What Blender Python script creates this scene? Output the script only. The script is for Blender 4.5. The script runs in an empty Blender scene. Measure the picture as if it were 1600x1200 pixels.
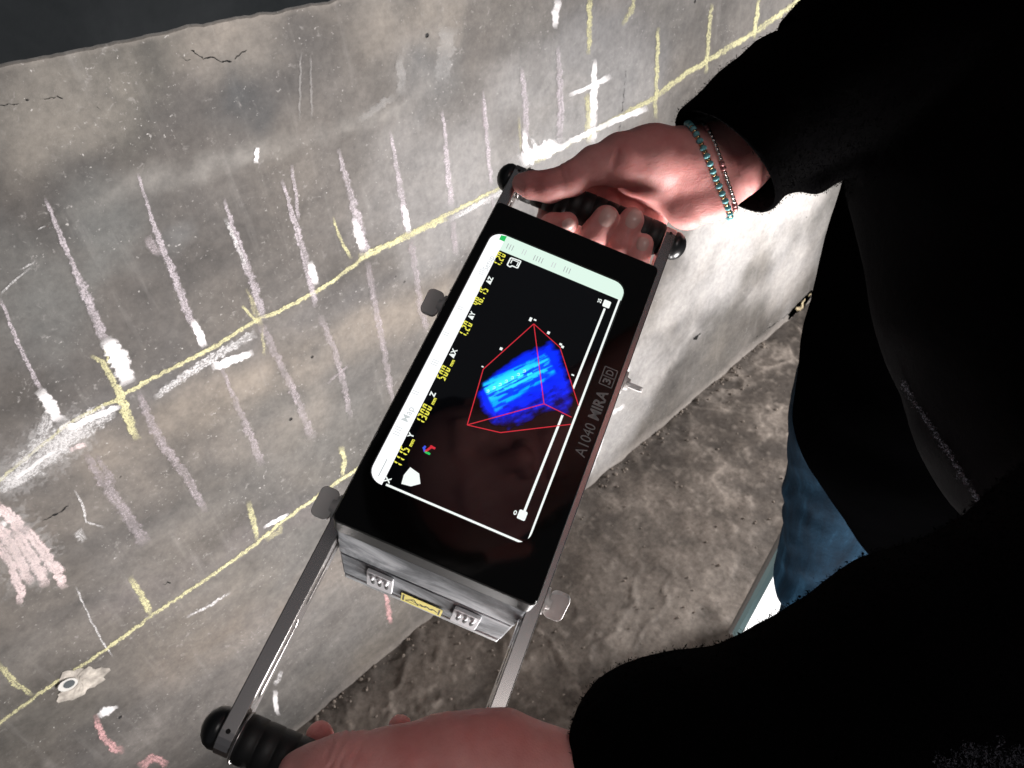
import bpy, bmesh, math, random
import numpy as np
from mathutils import Matrix, Vector, Euler

random.seed(7)
rng = np.random.default_rng(11)
scene = bpy.context.scene
COL = scene.collection

# ------------------------------------------------------------------ camera
F = 1250.0                     # focal length in photograph pixels (1600 wide)
CAM = np.array([0.0, 0.0, 1.6])
WALL_Y = 0.8752                # the concrete wall stands this far from the lens
_dn = np.array([130.0, 1300.0, F]); _dn /= np.linalg.norm(_dn)
_hx = np.array([1978.0, -1400.0, F]); _hx -= _dn * (_hx @ _dn); _hx /= np.linalg.norm(_hx)
WR = np.stack([_hx, np.cross(-_dn, _hx), -_dn])      # camera (right, down, forward) -> world

cam_d = bpy.data.cameras.new("camera")
cam_d.sensor_width = 36.0
cam_d.lens = F / 1600.0 * 36.0
cam_d.clip_start = 0.02
cam_d.clip_end = 100.0
cam_o = bpy.data.objects.new("camera", cam_d)
COL.objects.link(cam_o)
m = Matrix.Identity(4)
for i in range(3):
    m[i][0] = WR[i, 0]; m[i][1] = -WR[i, 1]; m[i][2] = -WR[i, 2]; m[i][3] = CAM[i]
cam_o.matrix_world = m
cam_d.dof.use_dof = True
cam_d.dof.focus_distance = 0.50
cam_d.dof.aperture_fstop = 24.0
scene.camera = cam_o

# ------------------------------------------------------------------ world, unseen lamps, exposure
world = bpy.data.worlds.new("World")
scene.world = world
world.use_nodes = True
wb = world.node_tree.nodes["Background"]
wb.inputs[0].default_value = (0.92, 0.93, 1.0, 1)
wb.inputs[1].default_value = 0.085
vs = scene.view_settings
vs.view_transform = 'Standard'
vs.look = 'None'
vs.exposure = 0.0
vs.gamma = 1.0
vs.use_curve_mapping = False


def area_light(name, loc, target, size, power, color, spread=180.0):
    d = bpy.data.lights.new(name, 'AREA')
    d.shape = 'DISK'; d.size = size; d.energy = power; d.color = color
    d.spread = math.radians(spread)
    o = bpy.data.objects.new(name, d)
    COL.objects.link(o)
    o.location = loc
    o.rotation_euler = (Vector(target) - Vector(loc)).to_track_quat('-Z', 'Y').to_euler()
    return o


area_light("flood_light", (1.95, -0.15, 0.60), (1.0, 0.875, 0.75), 0.22, 38.0, (1.0, 0.97, 0.96))
area_light("added_low_light", (0.06, 0.18, 0.12), (0.34, 0.46, 1.15), 0.40, 11.0, (1.0, 0.955, 0.94))  # added unseen lamp, brightens the lower left of the wall
area_light("added_side_light", (0.42, -0.42, 0.22), (0.46, 0.40, 1.15), 0.55, 19.0, (1.0, 0.955, 0.94), 120.0)  # added unseen lamp, lights the hands from below
area_light("overhead_fill", (0.05, -0.75, 2.50), (0.3, 0.2, 1.1), 0.70, 4.4, (1.0, 0.93, 0.90))  # added overhead fill with no fixture, brightens the near hand's top

# ------------------------------------------------------------------ helpers


def ray(x, y):
    return np.array([x - 800.0, y - 600.0, F])


def px(x, y, dep):                       # photograph pixel at a camera depth -> world
    return WR @ (ray(x, y) / F * dep) + CAM


def wall_pt(x, y, off=0.0):              # photograph pixel on the wall plane
    r = WR @ ray(x, y)
    return CAM + r * ((WALL_Y - off) / r[1])


def floor_pt(x, y, z=0.0):
    r = WR @ ray(x, y)
    return CAM + r * ((z - CAM[2]) / r[2])


def tag(o, label=None, cat=None, group=None, kind=None):
    if label: o['label'] = label
    if cat: o['category'] = cat
    if group: o['group'] = group
    if kind: o['kind'] = kind
    return o


def empty(name, mat=None):
    o = bpy.data.objects.new(name, None)
    o.empty_display_size = 0.05
    COL.objects.link(o)
    if mat is not None: o.matrix_world = mat
    return o


def link(name, me, mat=None, parent=None, local=None, smooth=False):
    o = bpy.data.objects.new(name, me)
    COL.objects.link(o)
    if mat is not None and len(me.materials) == 0: me.materials.append(mat)
    if parent is not None: o.parent = parent
    if local is not None: o.matrix_local = local
    if smooth:
        me.polygons.foreach_set('use_smooth', [True] * len(me.polygons))
    return o


def mesh_np(name, V, Fc, mat=None, parent=None, smooth=True, fsize=4):
    me = bpy.data.meshes.new(name)
    V = np.asarray(V, np.float32); Fc = np.asarray(Fc, np.int32)
    me.vertices.add(len(V)); me.vertices.foreach_set('co', V.ravel())
    me.loops.add(Fc.size); me.loops.foreach_set('vertex_index', Fc.ravel())
    me.polygons.add(len(Fc))
    me.polygons.foreach_set('loop_start', np.arange(0, Fc.size, fsize, dtype=np.int32))
    me.polygons.foreach_set('use_smooth', np.full(len(Fc), smooth))
    me.update(calc_edges=True); me.validate()
    return link(name, me, mat, parent)


def bm_obj(name, bm, mat=None, parent=None, smooth=False, local=None):
    bmesh.ops.recalc_face_normals(bm, faces=bm.faces)
    me = bpy.data.meshes.new(name)
    bm.to_mesh(me); bm.free()
    return link(name, me, mat, parent, local, smooth)


def add_box(bm, lo, hi, bevel=0.0, seg=2):
    lo = Vector(lo); hi = Vector(hi)
    r = bmesh.ops.create_cube(bm, size=1.0)
    vs_ = r['verts']
    for v in vs_:
        v.co = Vector((lo[i] + (v.co[i] + 0.5) * (hi[i] - lo[i]) for i in range(3)))
    if bevel > 0:
        es = list({e for v in vs_ for e in v.link_edges})
        bmesh.ops.bevel(bm, geom=es, offset=bevel, segments=seg, affect='EDGES', profile=0.5)


def add_prism(bm, loops, axis, a0, a1, bevel=0.0):
    """fill 2-D loops (first outer, others holes) and extrude along axis (0,1,2)"""
    es = []
    for lp in loops:
        vv = []
        for (p, q) in lp:
            c = [0, 0, 0]; k = [i for i in range(3) if i != axis]
            c[k[0]] = p; c[k[1]] = q; c[axis] = a0
            vv.append(bm.verts.new(c))
        for i in range(len(vv)):
            es.append(bm.edges.new((vv[i], vv[(i + 1) % len(vv)])))
    r = bmesh.ops.triangle_fill(bm, use_beauty=True, edges=es)
    fs = [g for g in r['geom'] if isinstance(g, bmesh.types.BMFace)]
    e = bmesh.ops.extrude_face_region(bm, geom=fs)
    d = Vector((0, 0, 0)); d[axis] = a1 - a0
    bmesh.ops.translate(bm, verts=[g for g in e['geom'] if isinstance(g, bmesh.types.BMVert)], vec=d)


def rrect(x0, y0, x1, y1, r, n=6):
    pts = []
    for (cx, cy, a) in ((x1 - r, y0 + r, -90), (x1 - r, y1 - r, 0), (x0 + r, y1 - r, 90), (x0 + r, y0 + r, 180)):
        for i in range(n + 1):
            t = math.radians(a + 90 * i / n)
            pts.append((cx + r * math.cos(t), cy + r * math.sin(t)))
    return pts


def add_lathe(bm, prof, axis=0, centre=(0, 0, 0), n=32):
    """profile of (along, radius) spun about an axis through centre"""
    rings = []
    k = [i for i in range(3) if i != axis]
    for (a, r) in prof:
        ring = []
        for i in range(n):
            t = 2 * math.pi * i / n
            c = list(centre); c[axis] += a
            c[k[0]] += r * math.cos(t); c[k[1]] += r * math.sin(t)
            ring.append(bm.verts.new(c))
        rings.append(ring)
    for a, b in zip(rings[:-1], rings[1:]):
        for i in range(n):
            bm.faces.new((a[i], a[(i + 1) % n], b[(i + 1) % n], b[i]))
    bm.faces.new(rings[0][::-1]); bm.faces.new(rings[-1])


# --- numpy noise
def _hash(ix, iy, iz, seed):
    h = (ix.astype(np.int64) * 374761393 + iy.astype(np.int64) * 668265263 + iz.astype(np.int64) * 2147483647 + seed * 1274126177) & 0xFFFFFFFF
    h = ((h ^ (h >> 13)) * 1274126177) & 0xFFFFFFFF
    h = ((h ^ (h >> 16)) * 2246822519) & 0xFFFFFFFF
    return ((h ^ (h >> 15)) & 0xFFFFFF).astype(np.float32) / float(0xFFFFFF)


def vnoise(x, y, z=None, seed=0):
    if z is None: z = np.zeros_like(x)
    fx, fy, fz = np.floor(x), np.floor(y), np.floor(z)
    tx, ty, tz = x - fx, y - fy, z - fz
    tx = tx * tx * (3 - 2 * tx); ty = ty * ty * (3 - 2 * ty); tz = tz * tz * (3 - 2 * tz)
    ix, iy, iz = fx.astype(np.int32), fy.astype(np.int32), fz.astype(np.int32)
    def h(a, b, c): return _hash(ix + a, iy + b, iz + c, seed)
    def mix(a, b, t): return a + (b - a) * t
    lo = mix(mix(h(0, 0, 0), h(1, 0, 0), tx), mix(h(0, 1, 0), h(1, 1, 0), tx), ty)
    hi = mix(mix(h(0, 0, 1), h(1, 0, 1), tx), mix(h(0, 1, 1), h(1, 1, 1), tx), ty)
    return mix(lo, hi, tz) * 2 - 1


def fbm(x, y, z=None, oct=4, seed=0, gain=0.5):
    s = 0; a = 1.0; f = 1.0
    for i in range(oct):
        s = s + a * vnoise(x * f, y * f, None if z is None else z * f, seed + i * 17)
        a *= gain; f *= 2.03
    return s


# --- signed distance surfaces, worked in camera space (metres) and moved to the world
def surface_nets(D, org, h):
    S = D < 0
    nx, ny, nz = D.shape
    acc = np.zeros((nx - 1, ny - 1, nz - 1, 3), np.float32)
    cnt = np.zeros((nx - 1, ny - 1, nz - 1), np.float32)
    cs = [(0, 0, 0), (1, 0, 0), (0, 1, 0), (1, 1, 0), (0, 0, 1), (1, 0, 1), (0, 1, 1), (1, 1, 1)]
    def sub(A, c): return A[c[0]:nx - 1 + c[0], c[1]:ny - 1 + c[1], c[2]:nz - 1 + c[2]]
    for i in range(8):
        for j in range(i + 1, 8):
            a, b = cs[i], cs[j]
            if sum(abs(p - q) for p, q in zip(a, b)) != 1: continue
            sa, sb = sub(S, a), sub(S, b)
            mk = sa != sb
            idx = np.nonzero(mk)
            da = sub(D, a)[idx]; db = sub(D, b)[idx]
            t = da / (da - db)
            for k in range(3):
                acc[idx + (np.full(len(t), k),)] += a[k] + t * (b[k] - a[k])
            cnt[idx] += 1
    cell = cnt > 0
    ids = np.full(cnt.shape, -1, np.int64)
    ii = np.nonzero(cell)
    ids[ii] = np.arange(len(ii[0]))
    V = acc[ii] / cnt[ii][:, None] + np.stack(ii, 1)
    V = V * h + np.asarray(org)
    quads = []
    for ax in range(3):
        sl0 = [slice(None)] * 3; sl1 = [slice(None)] * 3
        sl0[ax] = slice(0, -1); sl1[ax] = slice(1, None)
        a = S[tuple(sl0)]; b = S[tuple(sl1)]
        mk = a != b
        u, v = (ax + 1) % 3, (ax + 2) % 3
        I = list(np.nonzero(mk))
        ok = (I[u] > 0) & (I[v] > 0) & (I[u] < D.shape[u] - 1) & (I[v] < D.shape[v] - 1)
        I = [q[ok] for q in I]
        flip = a[tuple(I)]
        def cid(du, dv):
            J = [q.copy() for q in I]
            J[u] = J[u] - du; J[v] = J[v] - dv
            return ids[tuple(J)]
        q = np.stack([cid(1, 1), cid(0, 1), cid(0, 0), cid(1, 0)], 1)
        q[~flip] = q[~flip][:, ::-1]
        quads.append(q)
    Q = np.concatenate(quads)
    Q = Q[(Q >= 0).all(1)]
    return V, Q


def cone(P, a, b, ra, rb, zs=1.0):
    a = np.asarray(a, np.float32); b = np.asarray(b, np.float32)
    ab = b - a; ab2 = ab * np.array([1, 1, zs]); L = float(ab2 @ ab2) + 1e-12
    dx, dy, dz = P[0] - a[0], P[1] - a[1], (P[2] - a[2])
    t = np.clip((dx * ab2[0] + dy * ab2[1] + dz * zs * ab2[2]) / L, 0, 1)
    return np.sqrt((dx - t * ab[0])**2 + (dy - t * ab[1])**2 + ((dz - t * ab[2]) * zs)**2) - (ra + (rb - ra) * t)


def smin(a, b, k):
    if k <= 0: return np.minimum(a, b)
    h = np.clip(0.5 + 0.5 * (b - a) / k, 0, 1)
    return b + (a - b) * h - k * h * (1 - h)


def smax(a, b, k): return -smin(-a, -b, k)


def node(x, y, dep, r):       # pixel node -> camera-space centre and radius
    return np.array([(x - 800) / F * dep, (y - 600) / F * dep, dep]), r / F * dep


def chain(P, nodes, d0=0.0, k=0.003, zs=1.0):
    """nodes of (px, py, depth offset in mm, radius px) joined into one tapered limb"""
    out = None
    N = [node(x, y, d0 + dz / 1000.0, r) for (x, y, dz, r) in nodes]
    for (a, ra), (b, rb) in zip(N[:-1], N[1:]):
        c = cone(P, a, b, ra, rb, zs)
        out = c if out is None else smin(out, c, k)
    return out


def grid(lo, hi, h):
    ax = [np.arange(lo[i], hi[i] + h, h, dtype=np.float32) for i in range(3)]
    return np.meshgrid(*ax, indexing='ij')


def cam2world(V): return np.asarray(V) @ WR.T + CAM


def world2cam(p): return WR.T @ (np.asarray(p) - CAM)


def sdf_mesh(fn, lo, hi, h):
    P = grid(lo, hi, h)
    V, Q = surface_nets(fn(P), lo, h)
    return cam2world(V), Q


# ------------------------------------------------------------------ materials
def new_mat(name):
    mt = bpy.data.materials.new(name)
    mt.use_nodes = True
    nt = mt.node_tree
    return mt, nt, nt.nodes["Principled BSDF"]


def nd(nt, typ, **kw):
    n = nt.nodes.new(typ)
    for k, v in kw.items():
        if k.startswith('_'): setattr(n, k[1:], v)
        else: n.inputs[k.replace('__', ' ')].default_value = v
    return n


def ramp(nt, fac, stops):
    r = nt.nodes.new('ShaderNodeValToRGB')
    el = r.color_ramp.elements
    while len(el) < len(stops): el.new(0.5)
    for e, (p, c) in zip(el, stops):
        e.position = p
        e.color = c if len(c) == 4 else (*c, 1)
    nt.links.new(fac, r.inputs[0])
    return r.outputs[0]


def noise(nt, scale, detail=4, rough=0.55, vec=None, dist=0.0):
    n = nt.nodes.new('ShaderNodeTexNoise')
    n.inputs['Scale'].default_value = scale
    n.inputs['Detail'].default_value = detail
    n.inputs['Roughness'].default_value = rough
    n.inputs['Distortion'].default_value = dist
    if vec is not None: nt.links.new(vec, n.inputs['Vector'])
    return n.outputs[0]


def objco(nt): return nt.nodes.new('ShaderNodeTexCoord').outputs['Object']


def mixc(nt, fac, a, b, mode='MIX'):
    n = nt.nodes.new('ShaderNodeMix'); n.data_type = 'RGBA'; n.blend_type = mode
    for sock, v in ((n.inputs[0], fac), (n.inputs[6], a), (n.inputs[7], b)):
        if hasattr(v, 'node'): nt.links.new(v, sock)
        elif isinstance(v, (int, float)): sock.default_value = v
        else: sock.default_value = (*v, 1) if len(v) == 3 else v
    return n.outputs[2]


def math_n(nt, op, a, b=None):
    n = nt.nodes.new('ShaderNodeMath'); n.operation = op
    for s, v in ((n.inputs[0], a), (n.inputs[1], b)):
        if v is None: continue
        if hasattr(v, 'node'): nt.links.new(v, s)
        else: s.default_value = v
    return n.outputs[0]


def bump(nt, bsdf, h, strength, dist, prev=None):
    b = nt.nodes.new('ShaderNodeBump')
    b.inputs['Strength'].default_value = strength
    b.inputs['Distance'].default_value = dist
    nt.links.new(h, b.inputs['Height'])
    if prev is not None: nt.links.new(prev, b.inputs['Normal'])
    if bsdf is not None: nt.links.new(b.outputs[0], bsdf.inputs['Normal'])
    return b.outputs[0]


def simple(name, col, rough=0.5, metal=0.0, bump_scale=None, bump_d=0.0002, var=0.0, spec=0.5):
    mt, nt, b = new_mat(name)
    b.inputs['Base Color'].default_value = (*col, 1)
    b.inputs['Roughness'].default_value = rough
    b.inputs['Metallic'].default_value = metal
    b.inputs['Specular IOR Level'].default_value = spec
    co = objco(nt)
    if var > 0:
        f = noise(nt, 60, 4, 0.6, co)
        c = ramp(nt, f, [(0.3, tuple(q * (1 - var) for q in col)), (0.7, tuple(min(1, q * (1 + var)) for q in col))])
        nt.links.new(c, b.inputs['Base Color'])
    if bump_scale:
        bump(nt, b, noise(nt, bump_scale, 3, 0.6, co), 0.6, bump_d)
    return mt


def emit(name, col, strength=1.0):
    mt, nt, b = new_mat(name)
    b.inputs['Base Color'].default_value = (0.01, 0.01, 0.01, 1)
    b.inputs['Roughness'].default_value = 0.12
    b.inputs['Emission Color'].default_value = (*col, 1)
    b.inputs['Emission Strength'].default_value = strength
    return mt


# concrete: broad stain map from mesh colours, grain and pits from nodes
def concrete_mat(name):
    mt, nt, b = new_mat(name)
    co = objco(nt)
    at = nt.nodes.new('ShaderNodeAttribute'); at.attribute_name = 'stain'
    fine = noise(nt, 85, 8, 0.72, co)
    mid = noise(nt, 6, 8, 0.68, co, 1.2)
    g = ramp(nt, fine, [(0.32, (0.80, 0.80, 0.80)), (0.68, (1.18, 1.18, 1.17))])
    c = mixc(nt, 1.0, at.outputs['Color'], g, 'MULTIPLY')
    g2 = ramp(nt, mid, [(0.34, (0.85, 0.86, 0.87)), (0.66, (1.13, 1.12, 1.10))])
    c = mixc(nt, 1.0, c, g2, 'MULTIPLY')
    # pale laitance streaks and specks
    mp = nt.nodes.new('ShaderNodeMapping'); mp.inputs['Scale'].default_value = (40, 40, 4)
    nt.links.new(co, mp.inputs[0])
    st = noise(nt, 1.0, 4, 0.6, mp.outputs[0])
    c = mixc(nt, ramp(nt, st, [(0.58, (0, 0, 0)), (0.78, (0.12, 0.12, 0.12))]), c, (0.50, 0.48, 0.46))
    sp = noise(nt, 210, 3, 0.6, co)
    gate = noise(nt, 14, 3, 0.6, co)
    spk = math_n(nt, 'MULTIPLY', ramp(nt, sp, [(0.655, (0, 0, 0)), (0.73, (0.8, 0.8, 0.8))]), ramp(nt, gate, [(0.44, (0.04, 0.04, 0.04)), (0.66, (0.85, 0.85, 0.85))]))
    c = mixc(nt, spk, c, (0.62, 0.60, 0.58))
    sp2 = noise(nt, 90, 4, 0.7, co, 0.5)
    c = mixc(nt, math_n(nt, 'MULTIPLY', ramp(nt, sp2, [(0.60, (0, 0, 0)), (0.74, (0.4, 0.4, 0.4))]), ramp(nt, noise(nt, 7, 3, 0.6, co), [(0.42, (0, 0, 0)), (0.62, (1, 1, 1))])), c, (0.45, 0.43, 0.415))
    # bug holes
    vo = nt.nodes.new('ShaderNodeTexVoronoi'); vo.inputs['Scale'].default_value = 17
    nt.links.new(co, vo.inputs['Vector'])
    hole = ramp(nt, vo.outputs['Distance'], [(0.035, (1, 1, 1)), (0.06, (0, 0, 0))])
    vsel = nt.nodes.new('ShaderNodeSeparateColor'); nt.links.new(vo.outputs['Color'], vsel.inputs[0])
    hole = math_n(nt, 'MULTIPLY', hole, math_n(nt, 'GREATER_THAN', vsel.outputs[0], 0.62))
    c = mixc(nt, hole, c, (0.02, 0.02, 0.02))
    v2 = nt.nodes.new('ShaderNodeTexVoronoi'); v2.inputs['Scale'].default_value = 46
    nt.links.new(co, v2.inputs['Vector'])
    h2 = ramp(nt, v2.outputs['Distance'], [(0.05, (1, 1, 1)), (0.09, (0, 0, 0))])
    s2 = nt.nodes.new('ShaderNodeSeparateColor'); nt.links.new(v2.outputs['Color'], s2.inputs[0])
    h2 = math_n(nt, 'MULTIPLY', h2, math_n(nt, 'GREATER_THAN', s2.outputs[1], 0.86))
    c = mixc(nt, h2, c, (0.025, 0.025, 0.025))
    nt.links.new(c, b.inputs['Base Color'])
    b.inputs['Roughness'].default_value = 0.8
    b.inputs['Specular IOR Level'].default_value = 0.25
    n1 = bump(nt, None, fine, 0.4, 0.001)
    n2 = bump(nt, None, noise(nt, 260, 3, 0.6, co), 0.4, 0.0006, n1)
    inv = math_n(nt, 'SUBTRACT', 1.0, hole)
    bump(nt, b, inv, 1.0, 0.003, n2)
    return mt


M_WALL = concrete_mat("cast_concrete")

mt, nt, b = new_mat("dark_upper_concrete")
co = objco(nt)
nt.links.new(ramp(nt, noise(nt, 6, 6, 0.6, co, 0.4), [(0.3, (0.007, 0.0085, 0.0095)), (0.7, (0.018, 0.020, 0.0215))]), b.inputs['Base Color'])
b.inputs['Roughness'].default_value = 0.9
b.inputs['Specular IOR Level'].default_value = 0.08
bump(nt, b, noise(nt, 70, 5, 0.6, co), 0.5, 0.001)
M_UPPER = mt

mt, nt, b = new_mat("wet_dirt_floor")
co = objco(nt)
at = nt.nodes.new('ShaderNodeAttribute'); at.attribute_name = 'stain'
g = ramp(nt, noise(nt, 90, 6, 0.65, co), [(0.3, (0.7, 0.69, 0.68)), (0.7, (1.3, 1.3, 1.3))])
c = mixc(nt, 1.0, at.outputs['Color'], g, 'MULTIPLY')
nt.links.new(c, b.inputs['Base Color'])
nt.links.new(ramp(nt, noise(nt, 5, 4, 0.5, co), [(0.35, (0.45, 0.45, 0.45)), (0.65, (0.8, 0.8, 0.8))]), b.inputs['Roughness'])
n1 = bump(nt, None, noise(nt, 75, 8, 0.74, co, 0.6), 0.6, 0.0020)
b.inputs['Specular IOR Level'].default_value = 0.25
bump(nt, b, noise(nt, 300, 4, 0.6, co), 0.4, 0.0005, n1)
M_FLOOR = mt


def chalk_mat(name, col, cover, opac=0.9, base_a=0.15, ragged=1.7):
    mt, nt, b = new_mat(name)
    b.inputs['Base Color'].default_value = (*col, 1)
    b.inputs['Roughness'].default_value = 0.95
    b.inputs['Specular IOR Level'].default_value = 0.1
    co = objco(nt)
    uv = nt.nodes.new('ShaderNodeUVMap'); uv.uv_map = 'UVMap'
    sep = nt.nodes.new('ShaderNodeSeparateXYZ'); nt.links.new(uv.outputs[0], sep.inputs[0])
    e = math_n(nt, 'ABSOLUTE', math_n(nt, 'SUBTRACT', math_n(nt, 'MULTIPLY', sep.outputs[0], 2.0), 1.0))
    blot = noise(nt, 120, 5, 0.65, co)
    ed = math_n(nt, 'ADD', math_n(nt, 'SUBTRACT', 1.0, e), math_n(nt, 'MULTIPLY', math_n(nt, 'SUBTRACT', blot, 0.5), ragged))
    edge = ramp(nt, ed, [(0.20, (0, 0, 0)), (0.50, (1, 1, 1))])
    grain = noise(nt, 480, 4, 0.8, co)
    mp = nt.nodes.new('ShaderNodeMapping'); mp.inputs['Scale'].default_value = (6, 0.35, 1)
    nt.links.new(uv.outputs[0], mp.inputs[0])
    streak = noise(nt, 1.0, 4, 0.65, mp.outputs[0])
    sgn = math_n(nt, 'ADD', math_n(nt, 'MULTIPLY', grain, 0.5), math_n(nt, 'ADD', math_n(nt, 'MULTIPLY', streak, 0.3), math_n(nt, 'MULTIPLY', blot, 0.2)))
    t0 = 0.68 - 0.36 * cover
    g = ramp(nt, sgn, [(t0 - 0.07, (base_a, base_a, base_a)), (t0 + 0.11, (1, 1, 1))])
    fa = nt.nodes.new('ShaderNodeAttribute'); fa.attribute_name = 'fade'
    press = ramp(nt, noise(nt, 22, 4, 0.65, co), [(0.34, (0.55, 0.55, 0.55)), (0.56, (1, 1, 1))])
    g = math_n(nt, 'MULTIPLY', g, press)
    a = math_n(nt, 'MULTIPLY', math_n(nt, 'MULTIPLY', edge, g), math_n(nt, 'MULTIPLY', fa.outputs['Fac'], opac))
    nt.links.new(a, b.inputs['Alpha'])
    return mt


CH = {
    'yellow': chalk_mat("yellow_chalk", (0.68, 0.65, 0.38), 0.58, 0.90, 0.22),
    'yellow_thin': chalk_mat("faint_yellow_chalk", (0.66, 0.62, 0.38), 0.45, 0.8, 0.1),
    'white': chalk_mat("white_chalk", (0.92, 0.90, 0.90), 0.82, 0.98, 0.5, 1.0),
    'whitef': chalk_mat("rubbed_white_chalk", (0.82, 0.81, 0.81), 0.50, 0.82, 0.12),
    'lilac': chalk_mat("lilac_chalk", (0.60, 0.545, 0.58), 0.52, 0.80, 0.25),
    'lilacf': chalk_mat("faint_lilac_chalk", (0.50, 0.445, 0.47), 0.46, 0.66, 0.2),
    'pink': chalk_mat("pink_chalk", (0.90, 0.74, 0.73), 0.66, 0.95, 0.25, 1.2),
    'pinkd': chalk_mat("deep_pink_chalk", (0.85, 0.50, 0.50), 0.58, 0.9, 0.2),
    'veil': chalk_mat("chalk_haze", (0.60, 0.59, 0.58), 0.55, 0.26, 0.5),
}
M_CRACK = simple("crack_shadow", (0.015, 0.015, 0.015), 0.95, spec=0.1)
M_PLASTER = simple("pale_plaster", (0.36, 0.33, 0.29), 0.9, var=0.5, bump_scale=200, bump_d=0.001)

# ------------------------------------------------------------------ the wall
EDGE_A = wall_pt(0, 105); EDGE_B = wall_pt(290, 47); EDGE_C = wall_pt(540, 0)


def edge_z(x):                               # height of the rough top edge
    s1 = (EDGE_B[2] - EDGE_A[2]) / (EDGE_B[0] - EDGE_A[0])
    s2 = (EDGE_C[2] - EDGE_B[2]) / (EDGE_C[0] - EDGE_B[0])
    z = np.where(x < EDGE_B[0], EDGE_B[2] + (x - EDGE_B[0]) * s1, EDGE_B[2] + (x - EDGE_B[0]) * s2)
    z = np.clip(z, 0.9, 1.50)
    return z + 0.0014 * fbm(x * 60, x * 0, oct=5, seed=5)


def stain_or_glare_blob(img, X, Z, pts, rad, col, amt, seed=3, rough=0.5):
    """blend a soft irregular stain centred on photograph pixels (rad in metres)"""
    for (a, b_) in pts:
        c = wall_pt(a, b_)
        d = np.hypot(X - c[0], Z - c[2]) / rad
        d = d + rough * fbm(X * 9, Z * 9, oct=4, seed=seed)
        k = np.clip(1.25 - d, 0, 1)
        k = (k * k * (3 - 2 * k) * amt)[..., None]
        img[:] = img * (1 - k) + np.array(col) * k


def band(img, X, Z, p0, p1, half, col, amt, seed=9):
    a, c = wall_pt(*p0), wall_pt(*p1)
    dx, dz = c[0] - a[0], c[2] - a[2]
    L = math.hypot(dx, dz)
    d = ((X - a[0]) * dz - (Z - a[2]) * dx) / L
    u = ((X - a[0]) * dx + (Z - a[2]) * dz) / L
    d = d + 0.012 * fbm(X * 14, Z * 14, oct=4, seed=seed)
    k = np.clip(1.3 - np.abs(d) / half, 0, 1) * np.clip((u + 0.05) / 0.05, 0, 1) * np.clip((L + 0.05 - u) / 0.05, 0, 1)
    k = (k * amt * np.clip(0.75 + 0.5 * fbm(X * 20, Z * 20, oct=3, seed=seed + 1), 0, 1))[..., None]
    img[:] = img * (1 - k) + np.array(col) * k


xs = np.concatenate([np.linspace(-4, -0.62, 20), np.arange(-0.6, 2.3, 0.0055), np.linspace(2.32, 6, 20)])
nz = 250
ts = np.linspace(0, 1, nz)
XX, TT = np.meshgrid(xs, ts, indexing='ij')
top = edge_z(xs)[:, None]
ZZ = -0.02 + TT * (top + 0.02)
n0 = fbm(XX * 3.2, ZZ * 3.2, oct=5, seed=21)
n1 = fbm(XX * 7, ZZ * 16, oct=5, seed=33)
base = np.array([0.119, 0.110, 0.103])
img = np.ones(XX.shape + (3,)) * base
img = img * (1 + 0.26 * n0[..., None] + 0.16 * n1[..., None] + 0.09 * fbm(XX * 38, ZZ * 46, oct=3, seed=39)[..., None])
img = img * (1 - 0.52 * np.clip((ZZ - 0.80) / 0.45, 0, 1) * np.clip((0.75 - XX) / 0.6, 0, 1))[..., None]  # darker to the upper left: soiling plus lamp falloff painted in
warm = np.clip(fbm(XX * 4, ZZ * 4, oct=4, seed=44), 0, 1)[..., None]
img = img * (1 - 0.5 * warm * np.array([0.0, 0.06, 0.16]))
cool = np.clip(fbm(XX * 3, ZZ * 3, oct=4, seed=51) + 0.1, 0, 1)[..., None]
img = img * (1 - 0.4 * cool * np.array([0.14, 0.04, 0.0]))
# broad zones read off the photograph: formwork lifts, rubbed dark patches, pale plaster wash, painted glare
stain_or_glare_blob(img, XX, ZZ, [(390, 140), (360, 165)], 0.055, (0.060, 0.063, 0.066), 0.8, 3)
stain_or_glare_blob(img, XX, ZZ, [(450, 60), (420, 90)], 0.05, (0.085, 0.08, 0.077), 0.6, 4)
stain_or_glare_blob(img, XX, ZZ, [(690, 95), (660, 100)], 0.06, (0.09, 0.09, 0.09), 0.6, 6)
stain_or_glare_blob(img, XX, ZZ, [(200, 95), (240, 105)], 0.07, (0.09, 0.086, 0.078), 0.55, 7)
stain_or_glare_blob(img, XX, ZZ, [(320, 75), (390, 50), (600, 40), (690, 30)], 0.045, (0.235, 0.212, 0.187), 0.55, 8)
stain_or_glare_blob(img, XX, ZZ, [(60, 190), (120, 130), (30, 240)], 0.05, (0.19, 0.175, 0.155), 0.5, 10)
stain_or_glare_blob(img, XX, ZZ, [(290, 360), (270, 372)], 0.025, (0.13, 0.13, 0.13), 0.5, 12)
stain_or_glare_blob(img, XX, ZZ, [(60, 420), (150, 330), (100, 520)], 0.09, (0.135, 0.14, 0.137), 0.5, 13)
stain_or_glare_blob(img, XX, ZZ, [(960, 70), (920, 60), (1000, 120)], 0.07, (0.15, 0.147, 0.15), 0.6, 14)
band(img, XX, ZZ, (180, 310), (640, 150), 0.012, (0.25, 0.24, 0.225), 0.5, 15)
band(img, XX, ZZ, (0, 715), (720, 395), 0.030, (0.115, 0.11, 0.11), 0.6, 16)
band(img, XX, ZZ, (130, 720), (690, 460), 0.045, (0.26, 0.225, 0.19), 0.6, 17)
band(img, XX, ZZ, (0, 850), (500, 640), 0.05, (0.21, 0.185, 0.162), 0.4, 18)
band(img, XX, ZZ, (180, 940), (520, 780), 0.035, (0.13, 0.117, 0.115), 0.55, 19)
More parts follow.
